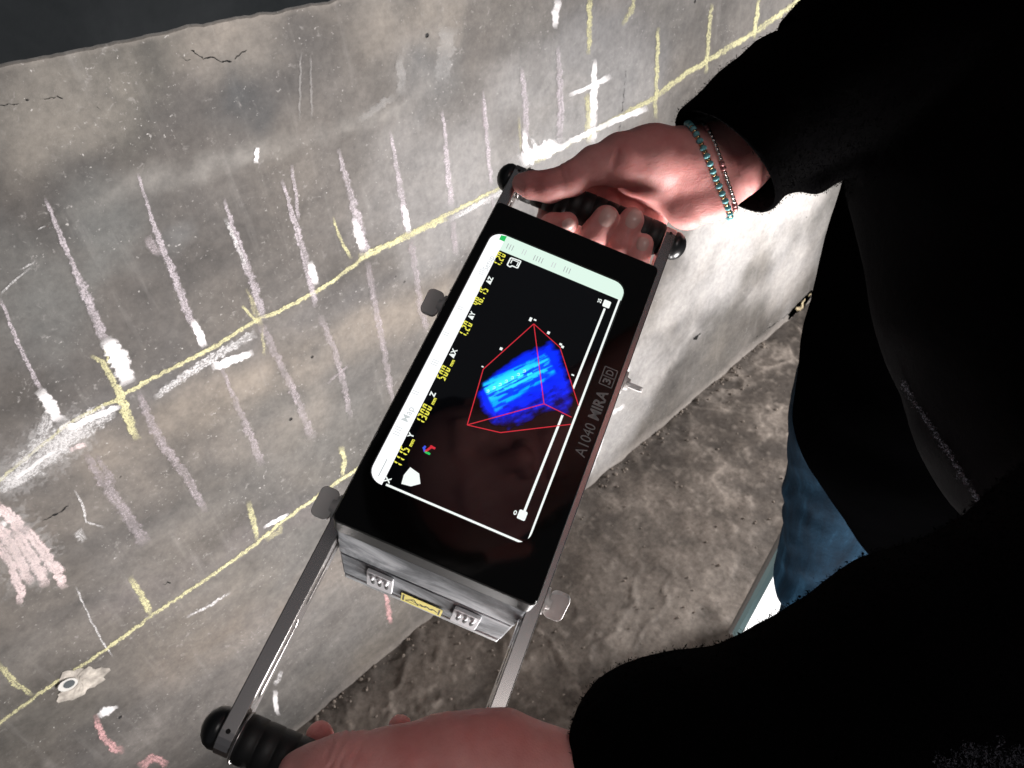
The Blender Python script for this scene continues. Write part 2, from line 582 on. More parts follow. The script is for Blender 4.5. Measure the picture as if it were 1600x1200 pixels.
band(img, XX, ZZ, (260, 1050), (560, 880), 0.05, (0.165, 0.138, 0.115), 0.55, 20)
stain_or_glare_blob(img, XX, ZZ, [(1130, 330), (1200, 330), (1250, 300), (1080, 450), (1150, 400), (1010, 560), (1240, 420), (975, 630), (940, 690)], 0.17, (0.50, 0.478, 0.465), 0.62, 22, 0.3)
stain_or_glare_blob(img, XX, ZZ, [(900, 190), (820, 240), (960, 150), (720, 260)], 0.16, (0.27, 0.262, 0.258), 0.55, 25, 0.35)  # pale blob painted for the glare behind the upper hand
# lit rim painted under the top edge; pale band along the foot
rim = np.clip(1 - (top - ZZ) / (0.006 + 0.003 * fbm(XX * 60, ZZ * 0, oct=2, seed=63)), 0, 1)[..., None]
img = img * (1 - 0.35 * rim) + np.array([0.26, 0.235, 0.21]) * 0.35 * rim
foot = np.clip(1 - ZZ / (0.035 + 0.012 * fbm(XX * 12, ZZ * 0, oct=3, seed=61)), 0, 1)[..., None]
img = img * (1 - 0.5 * foot) + np.array([0.40, 0.36, 0.33]) * 0.5 * foot
img = np.clip(img, 0.03, 0.7)
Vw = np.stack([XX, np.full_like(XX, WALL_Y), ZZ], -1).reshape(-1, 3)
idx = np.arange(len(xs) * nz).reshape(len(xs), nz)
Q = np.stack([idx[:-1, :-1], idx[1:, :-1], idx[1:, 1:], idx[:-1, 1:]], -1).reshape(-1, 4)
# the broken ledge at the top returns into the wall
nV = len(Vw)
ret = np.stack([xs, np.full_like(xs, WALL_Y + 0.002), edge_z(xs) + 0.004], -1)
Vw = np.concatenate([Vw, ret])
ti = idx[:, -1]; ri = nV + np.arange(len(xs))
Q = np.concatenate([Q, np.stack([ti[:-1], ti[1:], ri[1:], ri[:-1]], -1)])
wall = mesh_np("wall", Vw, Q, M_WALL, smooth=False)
tag(wall, kind='structure')
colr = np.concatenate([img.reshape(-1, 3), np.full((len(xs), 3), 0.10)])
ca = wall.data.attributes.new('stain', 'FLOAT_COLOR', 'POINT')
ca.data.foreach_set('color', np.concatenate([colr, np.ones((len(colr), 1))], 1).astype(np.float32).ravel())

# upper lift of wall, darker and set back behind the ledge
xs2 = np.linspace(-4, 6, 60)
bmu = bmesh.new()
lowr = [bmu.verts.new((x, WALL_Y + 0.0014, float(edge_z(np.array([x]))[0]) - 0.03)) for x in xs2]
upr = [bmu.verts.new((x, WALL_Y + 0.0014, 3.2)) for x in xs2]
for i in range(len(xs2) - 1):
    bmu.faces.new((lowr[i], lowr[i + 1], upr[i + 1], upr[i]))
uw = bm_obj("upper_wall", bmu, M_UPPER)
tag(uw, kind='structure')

# ------------------------------------------------------------------ floor
fx = np.concatenate([np.linspace(-4, -0.35, 14), np.arange(-0.3, 1.9, 0.0048), np.linspace(1.95, 6, 14)])
fy = np.concatenate([np.linspace(-4, -0.55, 12), np.arange(-0.5, WALL_Y + 0.012, 0.0048)])
FX, FY = np.meshgrid(fx, fy, indexing='ij')
RX = 0.81 * FX + 0.59 * FY; RY = -0.59 * FX + 0.81 * FY
wx = RX + 0.05 * fbm(FX * 6, FY * 6, oct=3, seed=70); wy = RY + 0.05 * fbm(FX * 6, FY * 6, oct=3, seed=71)
rid = 1 - np.abs(fbm(wx * 9, wy * 9, oct=4, seed=72)) * 1.4
rid = np.clip(rid, 0, 1)**3
lump = fbm(RX * 22, RY * 22, oct=4, seed=73)
big = fbm(FX * 2.4, FY * 2.4, oct=3, seed=74)
crumb = np.clip(fbm(FX * 60, FY * 60, oct=2, seed=75) - 0.35, 0, 1)
FZ = 0.005 * big + 0.0042 * rid * np.clip(0.5 + 0.8 * fbm(FX * 4, FY * 4, oct=2, seed=76), 0, 1) + 0.0018 * lump + 0.002 * crumb
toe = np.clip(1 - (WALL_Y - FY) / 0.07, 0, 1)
FZ = FZ + toe * 0.006 * (fbm(FX * 18, FY * 18, oct=3, seed=77))
dark = np.array([0.075, 0.061, 0.051]); pale = np.array([0.38, 0.315, 0.26]); midc = np.array([0.175, 0.140, 0.113])
a1 = np.clip(0.5 + 0.55 * big + 0.35 * lump, 0, 1)[..., None]
fc = dark * (1 - a1) + midc * a1
a2 = np.clip(rid * 0.75 * np.clip(0.4 + 0.8 * fbm(FX * 5, FY * 5, oct=3, seed=79), 0, 1) + crumb * 0.5, 0, 0.9)[..., None]
fc = fc * (1 - a2) + pale * a2
pale_zone = np.clip(1 - np.hypot(FX - 0.80, FY - 0.42) / 0.35 + 0.35 * fbm(FX * 8, FY * 8, oct=4, seed=80), 0, 1)[..., None] * 0.75  # paler zone of floor on the right
fc = fc * (1 - pale_zone) + np.array([0.29, 0.245, 0.205]) * pale_zone * (1 + 0.3 * lump[..., None])
toe_dark = np.clip(toe * (0.6 + 0.5 * fbm(FX * 10, FY * 10, oct=3, seed=81)), 0, 0.6)[..., None]  # darker strip of floor along the wall
fc = fc * (1 - toe_dark) + np.array([0.07, 0.06, 0.053]) * toe_dark
fc = fc * 0.75 + fc.mean(-1, keepdims=True) * 0.25
fc = np.clip(fc, 0.02, 0.6)
Vf = np.stack([FX, FY, FZ], -1).reshape(-1, 3)
idx = np.arange(FX.size).reshape(FX.shape)
Q = np.stack([idx[:-1, :-1], idx[1:, :-1], idx[1:, 1:], idx[:-1, 1:]], -1).reshape(-1, 4)
floor = mesh_np("floor", Vf, Q, M_FLOOR, smooth=True)
tag(floor, kind='structure')
ca = floor.data.attributes.new('stain', 'FLOAT_COLOR', 'POINT')
ca.data.foreach_set('color', np.concatenate([fc.reshape(-1, 3), np.ones((FX.size, 1))], 1).astype(np.float32).ravel())


# ------------------------------------------------------------------ chalk on the wall
def resample(pts, step):
    out = []
    for (a, b_) in zip(pts[:-1], pts[1:]):
        n = max(1, int(math.dist(a[:2], b_[:2]) / step))
        for i in range(n):
            t = i / n
            out.append(tuple(a[k] + (b_[k] - a[k]) * t for k in range(3)))
    out.append(tuple(pts[-1]))
    return out


LAYER = [0]


def stroke(name, pts, mat, w=None, jit=0.8):
    """a chalk mark: pts (px, py[, width px]) on the wall, a thin skin of chalk on the concrete"""
    P3 = [(p[0], p[1], p[2] if len(p) > 2 else w) for p in pts]
    R = resample(P3, 5.0)
    LAYER[0] = (LAYER[0] + 1) % 9
    off = 0.0005 + 0.00009 * LAYER[0]
    V = []; UV = []; Fc = []
    ph = random.random() * 50
    for i, p in enumerate(R):
        q0 = R[max(0, i - 1)]; q1 = R[min(len(R) - 1, i + 1)]
        dx, dy = q1[0] - q0[0], q1[1] - q0[1]
        L = math.hypot(dx, dy) or 1
        nx_, ny_ = -dy / L, dx / L
        j = jit * (math.sin(i * 0.9 + ph) * 0.5 + random.uniform(-0.7, 0.7))
        wl = p[2] * 0.72 + random.uniform(-0.13, 0.13) * p[2]
        wr = p[2] * 0.72 + random.uniform(-0.13, 0.13) * p[2]
        V.append(wall_pt(p[0] + nx_ * (wl + j), p[1] + ny_ * (wl + j), off))
        V.append(wall_pt(p[0] - nx_ * (wr - j), p[1] - ny_ * (wr - j), off))
        UV.append(((0.0, i * 0.25 + ph), (1.0, i * 0.25 + ph)))
        if i:
            Fc.append((2 * i - 2, 2 * i - 1, 2 * i + 1, 2 * i))
    o = mesh_np(name, V, Fc, CH[mat], wall, smooth=False)
    uvl = o.data.uv_layers.new(name='UVMap')
    lv = np.zeros(len(o.data.loops), np.int32); o.data.loops.foreach_get('vertex_index', lv)
    uvs = np.array([((v % 2), UV[v // 2][0][1]) for v in lv], np.float32)
    uvl.data.foreach_set('uv', uvs.ravel())
    fd = o.data.attributes.new('fade', 'FLOAT', 'POINT')
    n = len(R); ne = min(3, max(1, n // 4))
    f1 = [min(1.0, (min(i, n - 1 - i) + 0.25) / ne) for i in range(n)]
    fd.data.foreach_set('value', np.repeat(np.array(f1, np.float32), 2))
    return o


# long yellow string lines
stroke("chalk_line", [(-20, 765), (0, 750), (60, 700), (110, 660), (180, 625), (240, 590), (330, 545), (400, 500), (450, 480), (520, 440), (565, 405), (640, 365), (700, 335), (785, 292), (830, 262)], 'yellow', 6)
stroke("chalk_line", [(830, 255), (925, 205), (1020, 155), (1065, 120), (1110, 92), (1180, 50), (1250, 0), (1300, -30)], 'yellow', 8)
stroke("chalk_line", [(560, 402), (640, 368), (700, 340)], 'yellow', 8)
stroke("chalk_line", [(-20, 1143), (0, 1130), (60, 1085), (150, 1025), (200, 990), (240, 960), (330, 900), (400, 850), (440, 815), (490, 780), (525, 755), (560, 732), (640, 690)], 'yellow', 5)
# vertical strokes above the line
S = [
    ('lilac', [(0, 465, 5), (30, 540, 7), (65, 612, 8)]), ('white', [(60, 608, 16), (78, 632, 20), (95, 660, 18)]),
    ('lilac', [(70, 308, 5), (95, 370, 8), (112, 410, 7), (130, 450, 13), (165, 535, 15)]), ('white', [(165, 528, 20), (185, 562, 30), (203, 600, 26)]),
    ('lilac', [(215, 270, 4), (235, 335, 6), (248, 375, 10), (270, 425, 11), (290, 480, 12), (318, 540, 10)]), ('white', [(300, 500, 9), (310, 520, 13), (320, 542, 10)]),
    ('lilacf', [(228, 370, 14), (250, 400, 14)]),
    ('lilac', [(350, 310, 5), (362, 350, 8), (378, 395, 11), (398, 450, 12), (412, 500, 12)]), ('whitef', [(352, 340, 5), (385, 420, 7)]),
    ('lilac', [(440, 280, 5), (452, 318, 6), (462, 350, 10), (480, 420, 11), (494, 480, 10)]), ('lilac', [(455, 257, 5), (462, 300, 5), (466, 345, 6)]),
    ('white', [(484, 408, 9), (489, 425, 12), (494, 445, 9)]),
    ('lilac', [(528, 232, 5), (540, 275, 9), (552, 320, 12), (566, 375, 15), (572, 400, 12)]), ('white', [(553, 340, 8), (560, 365, 14), (567, 392, 12)]),
    ('lilac', [(610, 205, 4), (618, 250, 6), (628, 310, 9), (638, 365, 9)]), ('white', [(630, 320, 6), (636, 345, 10), (640, 365, 8)]),
    ('lilac', [(691, 172, 5), (696, 220, 6), (700, 270, 8), (706, 325, 9)]),
    ('lilac', [(755, 140, 3), (759, 190, 7), (763, 245, 6), (768, 290, 6)]), ('lilacf', [(752, 152, 4), (760, 215, 5)]),
    ('lilac', [(815, 105, 5), (820, 150, 9), (822, 195, 9), (819, 245, 12)]), ('white', [(818, 200, 6), (822, 235, 10), (835, 252, 12)]),
    ('lilac', [(872, 70, 4), (875, 125, 9), (876, 180, 10), (874, 228, 9)]), ('white', [(872, -4, 10), (869, 20, 12), (867, 45, 7)]),
    ('yellow', [(922, -6, 8), (921, 40, 8), (920, 86, 6)]), ('white', [(929, 92, 6), (929, 140, 11), (926, 190, 14), (924, 225, 14)]), ('yellow', [(918, 145, 7), (920, 225, 9)]),
    ('white', [(888, 150, 6), (920, 136, 7), (955, 118, 9)]), ('yellow', [(992, -4, 7), (985, 20, 8), (972, 40, 5)]),
    ('yellow', [(1029, 42, 5), (1026, 110, 6), (1024, 186, 5)]), ('yellow', [(1112, 5, 5), (1107, 60, 6), (1103, 116, 5)]), ('yellow', [(1186, -5, 5), (1182, 30, 6), (1178, 62, 5)]),
    # rubbed white wash along the line
    ('whitef', [(-5, 772, 10), (30, 745, 18), (70, 715, 20), (115, 680, 18), (140, 668, 8)]), ('white', [(20, 752, 5), (60, 722, 6), (90, 700, 5)]), ('whitef', [(20, 735, 14), (60, 690, 20), (80, 640, 16)]), ('whitef', [(0, 762, 22), (50, 728, 34), (100, 690, 40), (135, 660, 34), (180, 640, 16)]), ('white', [(100, 672, 10), (150, 650, 10), (190, 635, 8)]),
    ('white', [(330, 574, 12), (360, 564, 14), (396, 550, 9)]), ('whitef', [(240, 622, 9), (285, 590, 13), (330, 560, 13), (400, 520, 12)]),
    ('white', [(840, 246, 14), (870, 232, 10), (930, 202, 8), (1012, 168, 10)]), ('white', [(812, 252, 20), (850, 234, 26), (885, 220, 14)]), ('whitef', [(828, 215, 5), (842, 236, 9)]),
    ('whitef', [(700, 345, 8), (760, 312, 9), (800, 292, 8)]), ('veil', [(45, 690, 12), (85, 640, 18)]),
    # strokes below the line
    ('lilacf', [(132, 705, 11), (160, 750, 17), (195, 800, 17), (228, 852, 20)]), ('lilacf', [(150, 710, 8), (180, 758, 10)]),
    ('lilacf', [(215, 610, 8), (240, 668, 15), (262, 705, 14), (295, 750, 13), (322, 802, 9)]),
    ('lilacf', [(345, 570, 8), (358, 605, 7), (385, 665, 11), (410, 728, 12)]),
    ('lilacf', [(408, 505, 12), (435, 562, 10), (465, 625, 11), (490, 688, 13)]),
    ('lilacf', [(500, 492, 9), (520, 540, 10), (535, 590, 9), (549, 655, 7)]), ('lilacf', [(510, 600, 3), (545, 570, 4)]),
    ('lilacf', [(574, 408, 9), (585, 470, 10), (600, 545, 9), (614, 632, 7)]),
    ('lilacf', [(641, 372, 9), (650, 430, 8), (660, 490, 10), (668, 520, 8)]), ('lilacf', [(706, 335, 8), (713, 400, 9)]),
    ('lilacf', [(768, 295, 5), (772, 330, 5)]),
    # yellow tally marks
    ('yellow', [(140, 556, 5), (160, 565, 9), (182, 605, 11), (196, 640, 14), (214, 688, 12)]), ('yellow', [(165, 540, 5), (170, 570, 5)]), ('yellow', [(190, 640, 8), (205, 668, 9)]),
    ('yellow_thin', [(385, 450, 4), (398, 485, 9), (410, 510, 8)]), ('yellow', [(378, 478, 4), (402, 502, 5)]), ('yellow_thin', [(410, 510, 5), (413, 556, 5)]),
    ('yellow', [(520, 338, 3), (530, 370, 4), (549, 405, 5)]), ('yellow_thin', [(810, 180, 4), (815, 240, 4)]),
    ('yellow', [(-5, 1035, 9), (20, 1065, 12), (52, 1087, 7)]), ('yellow', [(203, 900, 9), (220, 930, 11), (239, 964, 7)]), ('yellow', [(388, 782, 9), (396, 812, 9), (402, 846, 6)]),
    ('yellow', [(533, 697, 8), (538, 718, 8), (535, 746, 6)]),
    ('white', [(412, 826, 4), (428, 815, 7), (452, 803, 4)]), ('yellow_thin', [(415, 845, 6), (436, 830, 7), (442, 815, 6)]),
    # pink marks
    ('pink', [(-8, 788, 20), (22, 812, 22), (38, 836, 16)]), ('pink', [(-8, 815, 18), (18, 850, 20), (42, 900, 18), (52, 912, 12)]), ('pink', [(-8, 845, 12), (15, 880, 14), (34, 925, 14), (28, 945, 9)]), ('pink', [(20, 826, 18), (48, 868, 20), (68, 905, 18), (72, 918, 12)]), ('pink', [(38, 822, 14), (66, 860, 18), (90, 895, 20), (101, 920, 12)]), ('white', [(2, 815, 8), (10, 822, 8)]), ('veil', [(0, 800, 60), (40, 860, 80), (80, 910, 50)]),
    ('pinkd', [(148, 1116, 9), (160, 1148, 12), (178, 1170, 14), (195, 1172, 12)]), ('white', [(152, 1120, 8), (165, 1112, 14), (185, 1104, 4)]),
    ('pinkd', [(218, 1200, 12), (238, 1182, 12), (262, 1196, 10)]), ('pinkd', [(602, 925, 5), (607, 950, 8), (610, 975, 6)]),
    ('pink', [(108, 702, 8), (135, 695, 8)]),
    ('veil', [(800, 275, 60), (860, 235, 80), (940, 195, 60)]), ('veil', [(-10, 765, 50), (60, 715, 80), (140, 660, 60)]), ('veil', [(940, 700, 40), (960, 640, 50), (985, 580, 40)]), ('veil', [(0, 830, 90), (60, 900, 110)]),
    # odd scuffs
    ('whitef', [(440, 1048, 6), (436, 1062, 6), (428, 1070, 5)]), ('white', [(430, 1078, 7), (431, 1100, 8), (436, 1118, 6)]),
    ('whitef', [(118, 916, 3), (140, 965, 3), (158, 1000, 3), (176, 1026, 3)]), ('whitef', [(30, 422, 3), (55, 408, 3)]), ('whitef', [(0, 462, 4), (20, 440, 3), (48, 418, 3)]),
    ('white', [(402, 230, 7), (400, 255, 8)]), ('whitef', [(60, 360, 3), (70, 352, 3)]), ('whitef', [(115, 765, 3), (128, 785, 4), (135, 815, 3), (165, 825, 3)]),
    ('whitef', [(120, 830, 16), (133, 845, 12)]), ('whitef', [(290, 965, 3), (330, 945, 4), (360, 925, 3)]),
    ('white', [(918, 745, 8), (930, 712, 10), (944, 672, 8)]), ('white', [(955, 648, 7), (976, 632, 6)]), ('white', [(958, 600, 10), (972, 586, 14), (985, 570, 10)]),
    ('veil', [(1168, 318, 8), (1152, 370, 8), (1140, 425, 6)]), ('veil', [(1215, 330, 12), (1200, 380, 12)]), ('veil', [(700, 40, 30), (690, 130, 22)]),
    ('veil', [(470, 80, 3), (468, 190, 3)]), ('veil', [(485, 85, 3), (487, 185, 3)]), ('veil', [(625, 85, 12), (628, 150, 16)]), ('veil', [(560, 190, 8), (600, 160, 12), (618, 150, 10)]),
]
for mname, pts in S:
    nm = {'yellow': 'chalk_tally', 'yellow_thin': 'chalk_tally', 'pink': 'chalk_patch', 'pinkd': 'chalk_mark'}.get(mname, 'chalk_stroke')
    stroke(nm, pts, mname)


# cracks: thin dark slivers
def crack(pts, w):
    R = resample([(p[0], p[1], w) for p in pts], 3.0)
    V = []; Fc = []
    for i, p in enumerate(R):
        ww = p[2] * random.choice((0.12, 0.3, 0.5, 0.9)) * (0.3 if i in (0, len(R) - 1) else 1)
        jx, jy = random.uniform(-1.6, 1.6), random.uniform(-1.6, 1.6)
        V.append(wall_pt(p[0] + jx, p[1] - ww + jy, 0.0004)); V.append(wall_pt(p[0] + jx, p[1] + ww + jy, 0.0004))
        if i: Fc.append((2 * i - 2, 2 * i - 1, 2 * i + 1, 2 * i))
    return mesh_np("crack", V, Fc, M_CRACK, wall, smooth=False)


crack([(284, 92), (298, 94)], 1.6); crack([(300, 80), (318, 92), (330, 90), (345, 96), (362, 97)], 1.8); crack([(366, 94), (376, 84), (386, 78)], 1.6)
crack([(0, 165), (15, 163), (30, 162)], 1.4); crack([(40, 155), (46, 157)], 3); crack([(62, 155), (92, 152)], 0.8); crack([(90, 152), (97, 154)], 3); crack([(150, 168), (158, 172)], 2)
crack([(978, 110), (975, 150), (968, 205)], 1.4); crack([(64, 815), (80, 808), (98, 798), (108, 788)], 2.0); crack([(1082, 530), (1096, 520)], 4)
crack([(255, 913), (268, 909)], 2.2); crack([(700, 455), (720, 440)], 1.2); crack([(1180, 528), (1250, 478)], 1.0)

# the top edge's gap is wall relief; its lit rim is painted colour
# patch of pale filler round a bolt hole
NA, NR = 40, 7
V, Q = [], []
for k in range(NR):
    r = k / (NR - 1)
    for q in range(NA):
        t = 2 * math.pi * q / NA
        out_ = 1 + 0.16 * math.sin(3 * t + 1.0) + 0.09 * math.sin(7 * t + 2) + 0.06 * math.sin(13 * t) + random.uniform(-0.05, 0.05)
        rr = r * (1 + (out_ - 1) * r)
        a_, b_ = 43 * math.cos(t) * rr, 21 * math.sin(t) * rr
        hgt = 0.0009 + 0.0022 * (1 - r**2) + (random.uniform(-0.0005, 0.0005) if 0 < k < NR - 1 else 0)
        V.append(wall_pt(124 + a_ * 0.90 + b_ * 0.43, 1066 - a_ * 0.43 + b_ * 0.90, hgt))
        if k: Q.append(((k - 1) * NA + q, (k - 1) * NA + (q + 1) % NA, k * NA + (q + 1) % NA, k * NA + q))
V = np.array(V); Q = np.array(Q)
nn = np.cross(V[Q[-1][1]] - V[Q[-1][0]], V[Q[-1][3]] - V[Q[-1][0]])
if nn[1] > 0: Q = Q[:, ::-1]
pp = mesh_np("plaster_patch", V, Q, M_PLASTER, wall, smooth=False)


def wall_disc(name, cx, cy, a, b_, off, mat):
    vs_ = [wall_pt(cx + a * math.cos(t) * 0.9 + b_ * math.sin(t) * 0.43, cy - a * math.cos(t) * 0.43 + b_ * math.sin(t) * 0.9, off) for t in [2 * math.pi * q / 20 for q in range(20)]]
    me = bpy.data.meshes.new(name); me.from_pydata([tuple(p) for p in vs_], [], [list(range(20))])
    return link(name, me, mat, pp)


wall_disc("hole_rim", 106, 1070, 17, 8.5, 0.0042, simple("pale_rim", (0.55, 0.54, 0.51), 0.9))
wall_disc("bolt_hole", 108, 1069, 10, 5.5, 0.0046, simple("hole_shadow", (0.045, 0.055, 0.06), 0.5))

# ------------------------------------------------------------------ the scanner
K = 0.9
DR = np.array([[0.92107222, 0.35504665, 0.15989946], [0.38805816, -0.80299869, -0.45233171], [-0.0321998, 0.47868046, -0.87739854]])
DT = np.array([0.00160069, -0.00371922, 0.51333467]) * K
Wm = WR @ DR; Wt = WR @ DT + CAM
DM = Matrix(((*Wm[0], Wt[0]), (*Wm[1], Wt[1]), (*Wm[2], Wt[2]), (0, 0, 0, 1)))
U = 0.001 * K                       # one design millimetre


def dloc(x, y, z=0.0):              # photograph pixel -> point on a plane of the scanner (design mm)
    d = ray(x, y); o = -DR.T @ (DT / K); dd = DR.T @ d
    s = (z * 0.001 - o[2]) / dd[2]
    return ((o + dd * s) * 1000)[:2]


scanner = empty("concrete_scanner", DM)
tag(scanner, "black box-shaped concrete scanner with lit screen, held by two silver side rails", "scanner")

M_GLASS = simple("black_glass", (0.002, 0.002, 0.002), 0.06, spec=0.25)
M_SCR = emit("dark_display", (0.0006, 0.0008, 0.0014), 1.0)
M_SCR.node_tree.nodes["Principled BSDF"].inputs["Specular IOR Level"].default_value = 0.6
M_SCR.node_tree.nodes["Principled BSDF"].inputs["Roughness"].default_value = 0.04
M_SCR.node_tree.nodes["Principled BSDF"].inputs["Base Color"].default_value = (0.001, 0.001, 0.001, 1)
M_FRAME = simple("dark_grey_frame", (0.035, 0.038, 0.036), 0.45, bump_scale=900, bump_d=0.0001, var=0.25)
M_BLACK = simple("black_rubber", (0.008, 0.008, 0.008), 0.55, bump_scale=700, bump_d=0.0002)
M_GAP = simple("shadow_gap", (0.004, 0.004, 0.004), 0.8)
M_METAL = simple("brushed_aluminium", (0.52, 0.495, 0.485), 0.26, 0.95)
M_WHITEP = simple("pale_latch_plastic", (0.62, 0.63, 0.65), 0.4)
M_DOME = simple("black_plastic_cap", (0.012, 0.013, 0.014), 0.3)

mt, nt, b = new_mat("dusty_grey_casing")
co = objco(nt)
mp = nt.nodes.new('ShaderNodeMapping'); mp.inputs['Scale'].default_value = (20, 20, 24); mp.inputs['Rotation'].default_value = (0, 0.5, 0)
nt.links.new(co, mp.inputs[0])
n_ = noise(nt, 1.0, 6, 0.62, mp.outputs[0], 0.8)
c = ramp(nt, n_, [(0.38, (0.050, 0.056, 0.062)), (0.50, (0.14, 0.152, 0.165)), (0.66, (0.42, 0.44, 0.46))])
nt.links.new(c, b.inputs['Base Color'])
b.inputs['Roughness'].default_value = 0.75
b.inputs['Specular IOR Level'].default_value = 0.25
bump(nt, b, noise(nt, 500, 3, 0.6, co), 0.3, 0.0002)
M_CASE = mt


def dbox(name, lo, hi, mat, bevel=0.0, parent=None, seg=2, smooth=False):
    bm = bmesh.new()
    add_box(bm, [q * U for q in lo], [q * U for q in hi], bevel * U, seg)
    return bm_obj(name, bm, mat, parent or scanner, smooth)


def dprism(name, loops, axis, a0, a1, mat, parent=None, bev=0.0, smooth=False):
    bm = bmesh.new()
    add_prism(bm, [[(p * U, q * U) for p, q in lp] for lp in loops], axis, a0 * U, a1 * U)
    if bev > 0:
        bmesh.ops.recalc_face_normals(bm, faces=bm.faces)
        es = [e for e in bm.edges if len(e.link_faces) == 2 and e.calc_face_angle(0) > math.radians(50)]
        bmesh.ops.bevel(bm, geom=es, offset=bev * U, segments=2, affect='EDGES', profile=0.5)
    return bm_obj(name, bm, mat, parent or scanner, smooth)


SX0, SX1, SY0, SY1 = -56.0, 46.2, -100.0, 104.5          # window of the display
dprism("faceplate", [rrect(-62.5, -129.4, 62.5, 129.4, 3.5), rrect(SX0, SY0, SX1, SY1, 9)], 2, -1.6, 0.0, M_GLASS, bev=0.3)
dprism("frame", [rrect(-63.2, -130.0, 63.2, 130.0, 4.0)], 2, -20.0, -1.65, M_FRAME, bev=0.7)
dbox("gasket", (-60.5, -126.0, -28.0), (60.5, 126.0, -20.02), M_GAP)
dbox("upper_casing", (-62.0, -127.5, -76.5), (62.0, 127.5, -28.02), M_CASE, 1.6)
dbox("casing_seam", (-60.6, -126.0, -79.0), (60.6, 126.0, -76.52), M_GAP)
bm = bmesh.new()
add_box(bm, [q * U for q in (-61.5, -127.3, -138.0)], [q * U for q in (61.5, 127.3, -79.02)], 1.4 * U)
for v in bm.verts:
    if v.co.z < -110 * U: v.co.y *= 0.985
bm_obj("lower_casing", bm, M_CASE, scanner)
M_SOLE = simple("scuffed_sole_plate", (0.42, 0.44, 0.45), 0.4, var=0.45)
dbox("sole_plate", (-60.5, -126.2, -147.0), (60.5, 126.2, -138.02), M_SOLE, 1.2)
# side pad on the left flank, wider than the faceplate
dprism("side_pad", [[(-62.3, -12), (-69.5, -12), (-69.5, 18), (-66.5, 34), (-66.0, 66), (-62.3, 66)]], 2, -58, -40, M_BLACK)

# latches with three claw ridges on the end face
for x0, x1 in ((-41, -22), (22, 41)):
    lt = dprism("latch", [rrect(x0, -122, x1, -84, 2.0)], 1, -130.0, -127.6, M_WHITEP, bev=0.4)
    for k in range(3):
        xc = x0 + 4.5 + k * 5
        bm = bmesh.new()
        bmesh.ops.create_uvsphere(bm, u_segments=12, v_segments=8, radius=1.0)
        for v in bm.verts:
            v.co = Vector(((xc + v.co.x * 1.9) * U, (-130.2 + v.co.y * 2.2) * U, (-93 + v.co.z * 4.6) * U))
        bm_obj("latch_ridge", bm, M_WHITEP, lt, smooth=True)
        bm = bmesh.new()
        bmesh.ops.create_uvsphere(bm, u_segments=12, v_segments=8, radius=1.0)
        for v in bm.verts:
            v.co = Vector(((xc + 0.4 + v.co.x * 1.6) * U, (-129.9 + v.co.y * 0.5) * U, (-106 + v.co.z * 8) * U))
        bm_obj("latch_slot", bm, M_GAP, lt, smooth=True)
# warning sticker
M_STK = simple("yellow_sticker", (0.90, 0.80, 0.22), 0.5, var=0.1)
M_INK = simple("black_ink", (0.01, 0.01, 0.01), 0.6)
st = dbox("warning_sticker", (-15.5, -127.6, -136.5), (15.5, -127.3, -114), M_STK)
dbox("sticker_mark", (-14.2, -127.75, -133), (-13.2, -127.62, -117), M_INK, parent=st)
dbox("sticker_mark", (13.0, -127.75, -133), (14.0, -127.62, -117), M_INK, parent=st)


def flat_poly(name, pts, mat, parent, matrix=None, fs=None):
    me = bpy.data.meshes.new(name)
    me.from_pydata([tuple(p) for p in pts], [], fs or [list(range(len(pts)))])
    return link(name, me, mat, parent)


def line_strip(pts, w):
    """2-D polyline -> quads (list of 2-D verts, faces)"""
    V = []; Fq = []
    for (a, b_) in zip(pts[:-1], pts[1:]):
        dx, dy = b_[0] - a[0], b_[1] - a[1]; L = math.hypot(dx, dy) or 1
        nx_, ny_ = -dy / L * w / 2, dx / L * w / 2
        n = len(V)
        V += [(a[0] + nx_, a[1] + ny_), (a[0] - nx_, a[1] - ny_), (b_[0] - nx_, b_[1] - ny_), (b_[0] + nx_, b_[1] + ny_)]
        Fq.append((n, n + 1, n + 2, n + 3))
    return V, Fq


V2, F2 = [], []
for pts, w in (([(-12, -131), (-6, -119), (-2, -131), (-12, -131)], 0.9), ([(-1, -124), (2, -128), (4, -123), (7, -128), (9, -123), (12, -127)], 1.6), ([(-8, -124), (1, -129)], 1.2)):
    v, f_ = line_strip(pts, w); n = len(V2); V2 += v; F2 += [tuple(q + n for q in g) for g in f_]
flat_poly("sticker_mark", [(p[0] * U, -127.72 * U, p[1] * U) for p in V2], M_INK, st, fs=F2)


# rails
RAILX = 67.5
def stadium(y0, y1, zc, r, n=10):
    pts = []
    for i in range(n + 1):
        t = -math.pi / 2 + math.pi * i / n
        pts.append((y1 + r * math.cos(t), zc + r * math.sin(t)))
    for i in range(n + 1):
        t = math.pi / 2 + math.pi * i / n
        pts.append((y0 + r * math.cos(t), zc + r * math.sin(t)))
    return pts


